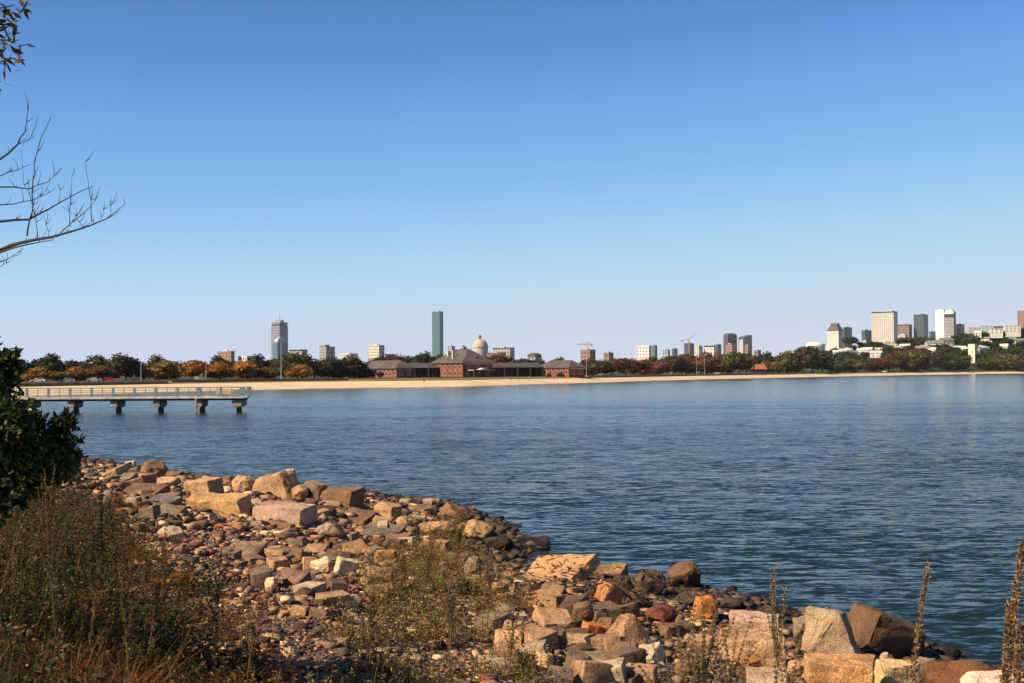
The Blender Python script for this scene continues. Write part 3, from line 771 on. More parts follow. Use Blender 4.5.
# ------------------------------------------------------------------ thin sea haze: one closed box round everything
mt = bpy.data.materials.new('haze'); mt.use_nodes = True; hn = mt.node_tree
hn.nodes.remove(hn.nodes['Principled BSDF'])
pv = hn.nodes.new('ShaderNodeVolumePrincipled'); pv.inputs['Density'].default_value = 2e-5; pv.inputs['Color'].default_value = (.86, .92, 1, 1); pv.inputs['Anisotropy'].default_value = .0
hn.links.new(pv.outputs[0], hn.nodes['Material Output'].inputs['Volume'])
tag(MB().box((-10500, -10500, -6), (10500, 10500, 330)).build('haze', mt), kind='stuff')
# ------------------------------------------------------------------ leaf helpers
def rand_unit(n):
    v = rng.normal(size=(n, 3)); return v / np.linalg.norm(v, axis=1, keepdims=True)

def kites(c, d, nrm, ln, wd):
    """leaf faces: base c, direction d, normal nrm, length, width -> verts (4n,3), quads"""
    s = np.cross(d, nrm); s /= np.linalg.norm(s, axis=1, keepdims=True) + 1e-9
    ln = np.broadcast_to(ln, len(c))[:, None]; wd = np.broadcast_to(wd, len(c))[:, None]
    V = np.stack([c, c + d * ln * .45 + s * wd * .5, c + d * ln, c + d * ln * .45 - s * wd * .5], 1).reshape(-1, 3)
    return V, np.arange(len(c) * 4).reshape(-1, 4)

def crown_mesh(name, seed, lobes, nleaf, lsize, spread=(1, 1, 1), warm=0.0):
    """leaf clumps through lobes of a unit crown (base z=0, top z=1, width about 1) + a ragged leafy core"""
    g = np.random.default_rng(seed)
    ctr, rad = [], []
    for i in range(lobes):
        a = g.uniform(0, 6.283); rr = g.uniform(.0, .34) if i else 0
        r_ = g.uniform(.17, .27) if i else .3
        z = g.uniform(.26, .98 - r_) if i else .52
        rr *= 1.15 - abs(z - .5)
        ctr.append((rr * math.cos(a), rr * math.sin(a), z)); rad.append(r_)
    ctr, rad = np.array(ctr), np.array(rad)
    k = g.choice(lobes, nleaf, p=rad ** 2 / (rad ** 2).sum())
    v = g.normal(size=(nleaf, 3)); v /= np.linalg.norm(v, axis=1, keepdims=True)
    c = ctr[k] + v * (rad[k] * g.uniform(.55, 1.08, nleaf) ** .6)[:, None]
    d = v + g.normal(size=(nleaf, 3)) * .8; d[:, 2] -= .2; d /= np.linalg.norm(d, axis=1, keepdims=True)
    nn = g.normal(size=(nleaf, 3))
    V, q = kites(c, d, nn, lsize * g.uniform(.6, 1.4, nleaf), lsize * g.uniform(.5, .95, nleaf))
    lobe_t = g.uniform(.75, 1.25, (lobes, 1)) * (1 + g.uniform(-.12, .12, (lobes, 3)))
    col = np.repeat(lobe_t[k] * g.uniform(.6, 1.4, (nleaf, 1)), 4, 0)
    polys = [q]
    # core: rough ball per lobe so the middle of the crown is not hollow
    base = len(V); VV, FF, CC = [V], [], [col]
    bm = bmesh.new(); bmesh.ops.create_icosphere(bm, subdivisions=2, radius=1)
    iv = np.array([x.co[:] for x in bm.verts]); fi = np.array([[x.index for x in f.verts] for f in bm.faces]); bm.free()
    for i in range(lobes):
        w = iv * (rad[i] * .82 * g.uniform(.75, 1.12, (len(iv), 1))) + ctr[i]
        VV.append(w); FF.append(fi + base); base += len(iv); CC.append(np.repeat(lobe_t[i:i + 1] * .8, len(iv), 0))
    V = np.concatenate(VV); V[:, :2] *= np.array(spread[:2])
    return bulk(name, V, [q] + FF, np.concatenate(CC))

CROWNS = [crown_mesh('crown', 100 + i, 9 + i % 4, 1500, .075) for i in range(9)]
TRUNKS = []
for i in range(3):
    g = random.Random(i)
    mb = MB().tube([(0, 0, -.05), (.01, 0, .2), (.0, .02, .45)], [.035, .026, .016], 6)
    for k in range(4):
        a = g.uniform(0, 6.28); mb.tube([(0, 0, .16 + .05 * k), (.12 * math.cos(a), .12 * math.sin(a), .34 + .06 * k), (.2 * math.cos(a), .2 * math.sin(a), .5 + .07 * k)], [.016, .011, .005], 5)
    TRUNKS.append(mb.mesh('trunk'))
COLS = {'dark green': (.030, .042, .012), 'orange': (.25, .105, .016), 'olive': (.072, .066, .016), 'russet': (.125, .045, .016), 'golden': (.125, .085, .018), 'brownish': (.06, .045, .014)}
TREES = []   # (px, top py, width px, forward distance or None, kind, zone)
def rowt(zone, off, items):
    for (u, t, w, k) in items:
        TREES.append((u, t, w, float(shore_y(u)) + off, k, zone))
G, O_, V_, RU, GO, BG = 'dark green', 'orange', 'olive', 'russet', 'golden', 'brownish'
rowt('behind the pier', 86, [(40, 366, 27, O_), (60, 369, 22, GO), (74, 367, 22, O_), (88, 369, 18, O_), (103, 366, 25, GO), (160, 361, 32, GO), (192, 362, 33, O_), (219, 361, 31, O_),
     (248, 362, 27, O_), (268, 364, 24, GO), (302, 363, 30, O_)])
rowt('in the back row left of bathhouse', 135, [(-14, 356, 34, G), (8, 361, 30, G), (28, 360, 22, G), (47, 354, 30, G), (68, 359, 22, G), (85, 355, 26, G), (98, 354, 22, G), (112, 355, 22, G), (145, 360, 20, BG),
     (160, 354, 22, G), (176, 357, 20, G), (194, 360, 22, BG), (220, 354.5, 24, G), (206, 361, 18, G), (255, 353, 26, G), (238, 359, 20, G), (270, 359, 20, BG)])
rowt('just left of bathhouse', 100, [(126, 353.5, 30, BG), (285, 360, 22, BG), (298, 353, 26, G), (314, 357, 26, BG), (328, 352.5, 28, G), (340, 358, 22, G), (354, 354, 26, BG), (364, 366, 18, G)])
rowt('behind the bathhouse roofs', 230, [(376, 357, 18, G), (388, 356, 20, BG), (398, 354.5, 20, RU), (408, 353, 18, G), (421, 351.5, 22, G), (434, 353.5, 16, G), (443, 353, 16, G), (463, 346.5, 13, G), (489, 352, 24, RU), (503, 354, 22, RU),
     (530, 358, 16, G), (542, 357, 12, BG), (557, 356.5, 16, G), (516, 359, 14, G), (572, 360, 16, BG), (583, 360, 14, G)])
rowt('in the front row right of bathhouse', 85, [(592, 358, 18, BG), (605, 360, 18, BG), (619, 358, 18, RU), (633, 358.5, 18, RU), (646, 359, 18, RU), (659, 358, 20, RU), (673, 358, 20, BG), (686, 357, 20, RU), (701, 355, 22, RU), (716, 356, 20, BG),
     (731, 353, 24, V_), (746, 355, 22, V_), (769, 360, 18, GO)])
rowt('in the back row right of bathhouse', 150, [(598, 357, 16, G), (612, 359, 16, G), (626, 358, 14, BG), (640, 357, 14, G), (655, 356, 18, G), (668, 355, 18, G), (682, 354, 18, RU), (695, 353, 20, RU), (709, 352, 20, RU), (723, 353, 18, G), (739, 353, 20, G), (756, 354, 18, G),
     (765, 352, 18, G)])
rowt('in the front row below the hillside', 90, [(788, 350, 24, V_), (804, 347, 28, BG), (822, 353, 26, BG), (838, 356, 22, G), (853, 358, 20, V_), (866, 359, 20, BG), (880, 358, 20, RU), (896, 353, 24, BG), (914, 351, 26, V_), (932, 353, 24, BG), (949, 354, 22, G), (962, 354, 16, BG),
     (986, 357, 18, BG), (1000, 352, 26, V_), (1017, 350, 28, BG), (1038, 348, 28, V_), (905, 360, 14, GO), (948, 361, 14, GO), (842, 362, 16, BG)])
rowt('in the back row below the hillside', 150, [(779, 355, 20, G), (795, 348, 20, BG), (812, 347, 26, BG), (830, 351.5, 22, G), (847, 352, 20, G), (873, 355, 20, G), (888, 352, 20, BG), (906, 348.5, 22, RU), (924, 350, 22, BG), (941, 351, 22, G), (956, 350, 18, G), (990, 350, 18, G),
     (1008, 347, 24, G), (1027, 345, 24, G)])
HILLT = [(852, 351, 345, 18, G), (862, 347.5, 342, 16, G), (872, 347, 341, 20, G), (882, 350, 345, 18, G), (907, 347, 337, 20, G), (917, 346, 335, 20, G), (928, 345, 336, 20, G), (908, 352, 345, 14, BG), (946, 352, 343, 12, G), (967, 343, 333, 14, G), (974, 345, 331, 15, G), (985, 342, 331, 14, G),
         (991, 345, 335, 14, G), (1004, 347, 339, 14, BG), (1018, 341, 331, 12, G), (1024, 337, 328, 14, G), (1004, 338, 331, 9, G), (834, 354.5, 348, 14, G), (826, 356, 350, 14, G), (993, 352, 343, 14, G), (968, 350, 339, 14, G), (951, 355, 347, 14, G), (915, 356, 348, 15, BG), (1016, 353, 344, 14, G),
         (899, 353, 347, 13, BG), (939, 356, 350, 14, RU), (960, 358, 350, 14, G), (843, 360, 351, 15, G), (858, 361, 353, 15, BG), (877, 356, 349, 12, RU), (888, 347, 342, 12, G), (866, 357, 351, 13, G), (1003, 356, 348, 15, G), (983, 338.5, 333, 8, G)]
items = []
for (u, t, w, Y, k, zone) in TREES:
    p = at(u, t, Y); gz = float(far_z(p[0], Y)); items.append((u, k, zone, p[0], Y, gz, p[2] - gz, w * Y / F))
for (u, vb, t, w, k) in HILLT:
    p = on_far(u, vb); s = p[1] / F
    items.append((u, k, 'among the hillside houses', p[0], p[1], p[2], (vb - t) * s, w * s))
fill = random.Random(5)
for i in range(64):
    u = fill.uniform(826, 1030); v = fill.uniform(346 - (u - 826) * .03, 366); s0 = fill.uniform(9, 15)
    p = on_far(u, v); s = p[1] / F
    items.append((u, fill.choice([G, G, G, BG]), 'on the lower hill slope' if v > 357 else 'on the upper hill slope', p[0], p[1], p[2], s0 * .72 * s, s0 * s))
items.sort(key=lambda q: q[0])
cnt = {}
for q in items: cnt.setdefault((q[1], q[2]), []).append(q)
seen = {}
for i, (u, k, zone, x, y, gz, h, w) in enumerate(items):
    n = seen[(k, zone)] = seen.get((k, zone), 0) + 1
    lb = f'{k} tree {zone}'
    if len(cnt[(k, zone)]) > 1: lb += f', {ORD[n - 1]} {k} from left'
    t = empty('tree', (x, y, gz - .1), random.uniform(0, 6.28), lb, 'tree', 'trees along the far shore')
    tr = bpy.data.objects.new('trunk', TRUNKS[i % 3]); COL.objects.link(tr); tr.parent = t
    if not tr.data.materials: tr.data.materials.append(M_BARK)
    hh = max(h, 3.5)
    tr.scale = (hh, hh, hh)
    cr = bpy.data.objects.new('crown', CROWNS[i % len(CROWNS)]); COL.objects.link(cr); cr.parent = t
    if not cr.data.materials: cr.data.materials.append(M_LEAF)
    cr.location = (0, 0, hh * (.0 if k in (O_, GO) else -.04)); w = min(w, hh * 1.5); cr.scale = (w * 1.5, w * 1.32, hh * random.uniform(1.0, 1.1))
    c = np.array(COLS[k]) * random.uniform(.8, 1.25) * np.array([random.uniform(.88, 1.15), 1, 1]); cr.color = (*c, 1)

for i, (px, dy, w, h, lb) in enumerate([(363, -2, 4.5, 3.2, 'round green bush at the left corner of the bathhouse'), (371, 4, 5, 3.6, 'broad green bush against the left bathhouse pavilion, second from its corner'), (380, 9, 4, 2.6, 'low green bush against the left bathhouse pavilion, third from its corner'),
                                (549, 34, 3, 2.0, 'small green bush before the right brick pavilion'), (560, 38, 3, 2.4, 'larger green bush before the right brick pavilion')]):
    Y = (534 if px < 500 else 560) + dy; x = at(px, 378, Y)[0]
    t = empty('bush', (x, Y, float(far_z(x, Y))), i, lb, 'bush')
    cr = bpy.data.objects.new('foliage', CROWNS[i]); COL.objects.link(cr); cr.parent = t; cr.location = (0, 0, -h * .25); cr.scale = (w, w, h * 1.25); cr.color = (.05, .062, .015, 1)

# ------------------------------------------------------------------ lamp posts, cars, people on the far shore
LAMPS = [(88, 363, 'dark', 'dark lamp post among the orange trees behind the pier'), (141, 359.5, 'pale', 'pale lamp post between trees behind the middle of the pier'),
         (206, 364, 'pale', 'short pale lamp post between the two orange trees near the pier end'), (281, 345, 'flag', 'tall thick pale light mast below the masted skyscraper'),
         (311, 361, 'dark', 'lamp post with a round head in the trees left of the bathhouse'), (586.5, 358, 'flag', 'pale pole at the right end wall of the bathhouse'),
         (638, 361, 'dark', 'thin lamp post in front of the russet trees right of the bathhouse'), (696.5, 357.5, 'pale', 'left of two pale lamp posts before the russet trees'),
         (704.5, 354.5, 'pale', 'right and taller of two pale lamp posts before the russet trees'), (912, 360.5, 'flag', 'white mast on a small base on the lawn at the right'),
         (965.5, 361, 'dark', 'thin grey lamp post left of the cream tower block')]
for (u, t, kind, lb) in LAMPS:
    Y = float(shore_y(u)) + (62 if u < 900 else 55); p = at(u, t, Y); gz = float(far_z(p[0], Y)); h = p[2] - gz
    s = Y / F
    r_ = {'dark': .12, 'pale': .08, 'flag': .1}[kind] * max(1, s * 1.2)
    l_ = empty('lamp_post', (p[0], Y, gz), 0, lb, 'lamp post' if kind != 'flag' else 'mast', 'poles along the far shore')
    mp = M_DARK if kind == 'dark' else M_STEEL
    MB().lathe([(r_ * 1.8, -.3), (r_ * 1.8, .5), (r_, .55), (r_ * .6, h)], 8).build('pole', mp, l_)
    if kind != 'flag':
        MB().tube([(0, 0, h - .05), (.5, -.1, h + .15), (1.1, -.25, h + .1)], .07, 5).build('arm', mp, l_)
        MB().lathe([(.1, h - .12), (.42, h - .02), (.42, h + .08), (.1, h + .2)], 8, (1.2, -.28)).build('lamp', M_WHITE, l_)
    else:
        MB().lathe([(r_ * .9, h + .01), (r_ * 1.1, h + .2), (.05, h + .5)], 8).build('cap', M_WHITE, l_)

TYRE = simple('tyre', (.02, .02, .02), .9); CARC = {}
def carpaint(n, c):
    if n not in CARC:
        CARC[n] = simple(n + '_car_paint', c, .3, .03, .2, spec=.5)
    return CARC[n]
def side_prism(mb, prof, y0, y1, inset=0.0):
    n = len(prof)
    vs = [(x, y0 + (inset if z > .95 else 0), z) for x, z in prof] + [(x, y1 - (inset if z > .95 else 0), z) for x, z in prof]
    return mb.add(vs, [list(range(n)), list(range(n, 2 * n))[::-1]] + [((i + 1) % n, i, n + i, n + (i + 1) % n) for i in range(n)])
body_me = side_prism(MB(), [(-2.15, .35), (2.15, .35), (2.2, .7), (1.95, .86), (1.0, .95), (.45, 1.38), (-.95, 1.42), (-1.75, .98), (-2.2, .92)], -.86, .86, .16).mesh('body')
glass_me = side_prism(MB(), [(.92, .98), (.42, 1.33), (-.92, 1.36), (-1.58, 1.0)], -.87, .87, .13).mesh('window'); glass_me.materials.append(M_GLASS)
wheel_me = MB().add([(.32 * math.cos(a), y, .32 * math.sin(a)) for y in (-.1, .1) for a in np.linspace(0, 5.8, 13)], [list(range(13)), list(range(13, 26))[::-1]] + [((i + 1) % 13, i, 13 + i, 13 + (i + 1) % 13) for i in range(13)]).mesh('wheel'); wheel_me.materials.append(TYRE)
CARS = [(38, 'silver', (.3, .3, .31), 'silver car parked at the far left under the orange trees'), (67, 'grey', (.2, .21, .22), 'grey car parked under the orange trees left of the red car'),
        (94, 'pale', (.36, .34, .3), 'pale car parked just left of the red car'), (108, 'red', (.4, .02, .02), 'red car parked under the trees behind the pier'),
        (138, 'dark', (.06, .06, .07), 'dark car parked by the pale lamp post behind the pier'), (196, 'pale', (.36, .34, .3), 'pale car parked behind the outer half of the pier'),
        (600, 'white', (.75, .74, .7), 'white car parked nearest the right end of the bathhouse'), (613, 'white', (.75, .74, .7), 'white car parked second from the right end of the bathhouse'),
        (671, 'pale', (.6, .58, .52), 'pale car parked under russet trees left of two lamp posts'), (708, 'white', (.75, .74, .7), 'white car parked at the foot of two pale lamp posts'),
        (716, 'silver', (.45, .46, .47), 'silver car parked just right of the two pale lamp posts'), (776, 'white', (.75, .74, .7), 'white car parked on the road right of the red roofed shelter'),
        (812, 'silver', (.45, .46, .47), 'silver car parked below the round glass building'), (848, 'white', (.75, .74, .7), 'white car parked below the white stepped tower'), (884, 'white', (.75, .74, .7), 'white car parked below the broad beige tower')]
for (u, cn, cc, lb) in CARS:
    Y = float(shore_y(u)) + 76; x = (u - W / 2) / F * Y
    c_ = empty('parked_car', (x, Y, float(far_z(x, Y)) + .01), R(random.choice([8, 188, 175])) - math.atan2(x, Y) * .4, lb, 'car', 'cars parked along the far shore')
    o = bpy.data.objects.new('body', body_me.copy()); COL.objects.link(o); o.data.materials.append(carpaint(cn, cc)); o.parent = c_
    o = bpy.data.objects.new('window', glass_me); COL.objects.link(o); o.parent = c_
    for sx in (-1.35, 1.35):
        for sy in (-.8, .8):
            o = bpy.data.objects.new('wheel', wheel_me); COL.objects.link(o); o.parent = c_; o.location = (sx, sy, .32)

# people: one skinned body, walking pose
def person_mesh(flip=1):
    J = {'pelvis': (0, 0, .95, .15), 'waist': (0, 0, 1.12, .13), 'chest': (0, -.02, 1.36, .16), 'neck': (0, -.01, 1.5, .055), 'head': (0, -.03, 1.62, .1), 'crown': (0, -.02, 1.72, .085),
         'sh1': (.19, 0, 1.42, .065), 'el1': (.25, .1 * flip, 1.14, .048), 'wr1': (.25, -.02 * flip, .9, .036), 'ha1': (.25, -.06 * flip, .82, .04),
         'sh2': (-.19, 0, 1.42, .065), 'el2': (-.25, -.06 * flip, 1.14, .048), 'wr2': (-.25, -.22 * flip, .93, .036), 'ha2': (-.25, -.26 * flip, .86, .04),
         'hp1': (.09, 0, .9, .1), 'kn1': (.1, -.14 * flip, .5, .065), 'an1': (.1, -.1 * flip, .09, .045), 'to1': (.1, -.26 * flip, .04, .04),
         'hp2': (-.09, 0, .9, .1), 'kn2': (-.1, .06 * flip, .49, .065), 'an2': (-.1, .26 * flip, .12, .045), 'to2': (-.1, .14 * flip, .04, .04)}
    E = [('pelvis', 'waist'), ('waist', 'chest'), ('chest', 'neck'), ('neck', 'head'), ('head', 'crown'), ('chest', 'sh1'), ('sh1', 'el1'), ('el1', 'wr1'), ('wr1', 'ha1'), ('chest', 'sh2'), ('sh2', 'el2'), ('el2', 'wr2'), ('wr2', 'ha2'),
         ('pelvis', 'hp1'), ('hp1', 'kn1'), ('kn1', 'an1'), ('an1', 'to1'), ('pelvis', 'hp2'), ('hp2', 'kn2'), ('kn2', 'an2'), ('an2', 'to2')]
    ks = list(J); me = bpy.data.meshes.new('person')
    me.from_pydata([J[k][:3] for k in ks], [(ks.index(a), ks.index(b)) for a, b in E], [])
    o = bpy.data.objects.new('tmp', me); COL.objects.link(o)
    o.modifiers.new('skin', 'SKIN'); sub = o.modifiers.new('sub', 'SUBSURF'); sub.levels = 1
    for i, k in enumerate(ks): me.skin_vertices[0].data[i].radius = (J[k][3], J[k][3])
    me.skin_vertices[0].data[0].use_root = True
    dg = bpy.context.evaluated_depsgraph_get()
    out = bpy.data.meshes.new_from_object(o.evaluated_get(dg)); bpy.data.objects.remove(o)
    return out
PM = person_mesh()
def cloth_mat(name, top, legs):
    mt, nt, b = new_mat(name)
    tc = N(nt, 'ShaderNodeTexCoord'); sp = N(nt, 'ShaderNodeSeparateXYZ'); nt.links.new(tc.outputs['Object'], sp.inputs[0])
    mul = N(nt, 'ShaderNodeMath', operation='DIVIDE'); mul.inputs[1].default_value = 2.0; nt.links.new(sp.outputs[2], mul.inputs[0])
    c = ramp(nt, mul.outputs[0], [(0, (.04, .03, .03)), (.04, legs), (.475, top), (.755, (.38, .22, .15)), (.845, (.05, .03, .02))])
    nt.nodes[-1].color_ramp.interpolation = 'CONSTANT'
    nt.links.new(c, b.inputs['Base Color']); b.inputs['Roughness'].default_value = .85
    return mt
PEOPLE = [(424, 383, (.02, .02, .03), (.03, .03, .05), 'person in dark clothes on the sand before the left bathhouse wing', 40),
          (511, 381, (.05, .06, .12), (.02, .02, .02), 'person in a navy top on the sand, leftmost of three by the right wing', 90),
          (518.5, 381.2, (.12, .03, .03), (.03, .03, .04), 'person in a dark red top on the sand, middle of three by the right wing', -90),
          (529, 380.5, (.3, .3, .3), (.03, .03, .04), 'person in a grey top on the sand, right of three by the right wing', -70),
          (554, 380, (.03, .05, .03), (.02, .02, .03), 'person in dark clothes on the sand before the right brick pavilion', 80),
          (684, 375.5, (.6, .58, .55), (.05, .05, .08), 'person in a white top on the lawn below the russet trees', 90)]
for i, (u, v, tp, lg, lb, yaw) in enumerate(PEOPLE):
    p = on_far(u, v)
    me = PM.copy(); me.materials.clear(); me.materials.append(cloth_mat('clothing', tp, lg))
    o = bpy.data.objects.new('person', me); COL.objects.link(o)
    o.location = (p[0], p[1], float(far_z(p[0], p[1])) - .01); o.rotation_euler = (0, 0, R(yaw))
    tag(o, lb, 'person', 'people on the far beach')
# ------------------------------------------------------------------ boulders and stones
def rock_mesh(seed, dims, kind='block', detail=3):
    g = np.random.default_rng(seed)
    w, d, h = dims
    bm = bmesh.new()
    if kind in ('block', 'slab', 'tri'):
        j = {'block': .075, 'slab': .06, 'tri': .09}[kind]
        for sx in (-1, 1):
            for sy in (-1, 1):
                for sz in (0, 1):
                    q = np.array([sx * .5, sy * .5, sz], float) + g.uniform(-j, j, 3)
                    if kind == 'tri' and sz: q[0] = q[0] * .14 + .06 * g.uniform(-1, 1); q[1] *= .7
                    if sz: q[:2] *= g.uniform(.88, 1.0)
                    bm.verts.new(q)
        for _ in range(2):
            v = g.normal(size=3); v /= np.abs(v).max(); bm.verts.new(v * .515 * np.array([1, 1, .9]) + np.array([0, 0, .5]))
    else:
        for _ in range(30):
            v = g.normal(size=3); v /= np.linalg.norm(v); bm.verts.new(v * np.array([.52, .52, .5]) * g.uniform(.86, 1.08) + np.array([0, 0, .5]))
    r_ = bmesh.ops.convex_hull(bm, input=bm.verts[:])
    bmesh.ops.delete(bm, geom=list({e for e in r_['geom_interior'] + r_['geom_unused'] if isinstance(e, bmesh.types.BMVert)}), context='VERTS')
    bmesh.ops.scale(bm, vec=(w, d, h), verts=bm.verts)
    m_ = min(w, d, h)
    bmesh.ops.dissolve_limit(bm, angle_limit=R(9), verts=bm.verts[:], edges=bm.edges[:])
    bmesh.ops.bevel(bm, geom=bm.edges[:], offset=m_ * (.07 if kind != 'round' else .16), segments=2, affect='EDGES', profile=.6, clamp_overlap=True)
    bmesh.ops.triangulate(bm, faces=bm.faces[:])
    for _ in range(detail):
        Lm = max(w, d, h) / (2.2 * 2 ** _)
        es = [e for e in bm.edges if e.calc_length() > Lm * .6]
        if es: bmesh.ops.subdivide_edges(bm, edges=es, cuts=1, use_grid_fill=True)
        bmesh.ops.triangulate(bm, faces=[f for f in bm.faces if len(f.verts) > 3])
    off = Vector((seed * 3.7, seed * 1.3, seed * .7))
    bm.normal_update()
    mx = max(w, d, h)
    for v in bm.verts:
        q = v.co / mx
        n = noise.fractal(q * 3.2 + off, 1.0, 2.1, 5) * .042 * mx * (.55 if kind == 'slab' else 1) + noise.fractal(q * 8 + off, 1.0, 2.2, 4) * .017 * mx
        v.co += v.normal * n
    me = bpy.data.meshes.new('boulder'); bm.to_mesh(me); bm.free()
    me.polygons.foreach_set('use_smooth', np.ones(len(me.polygons), bool))
    me.set_sharp_from_angle(angle=R(28))
    return me

TAN, ORG, GRY, BRN, PNK, PAL, RED, DRK, SLT = (.42, .265, .145), (.46, .23, .08), (.24, .17, .11), (.18, .105, .06), (.42, .29, .21), (.56, .45, .30), (.26, .07, .03), (.05, .036, .026), (.17, .145, .125)
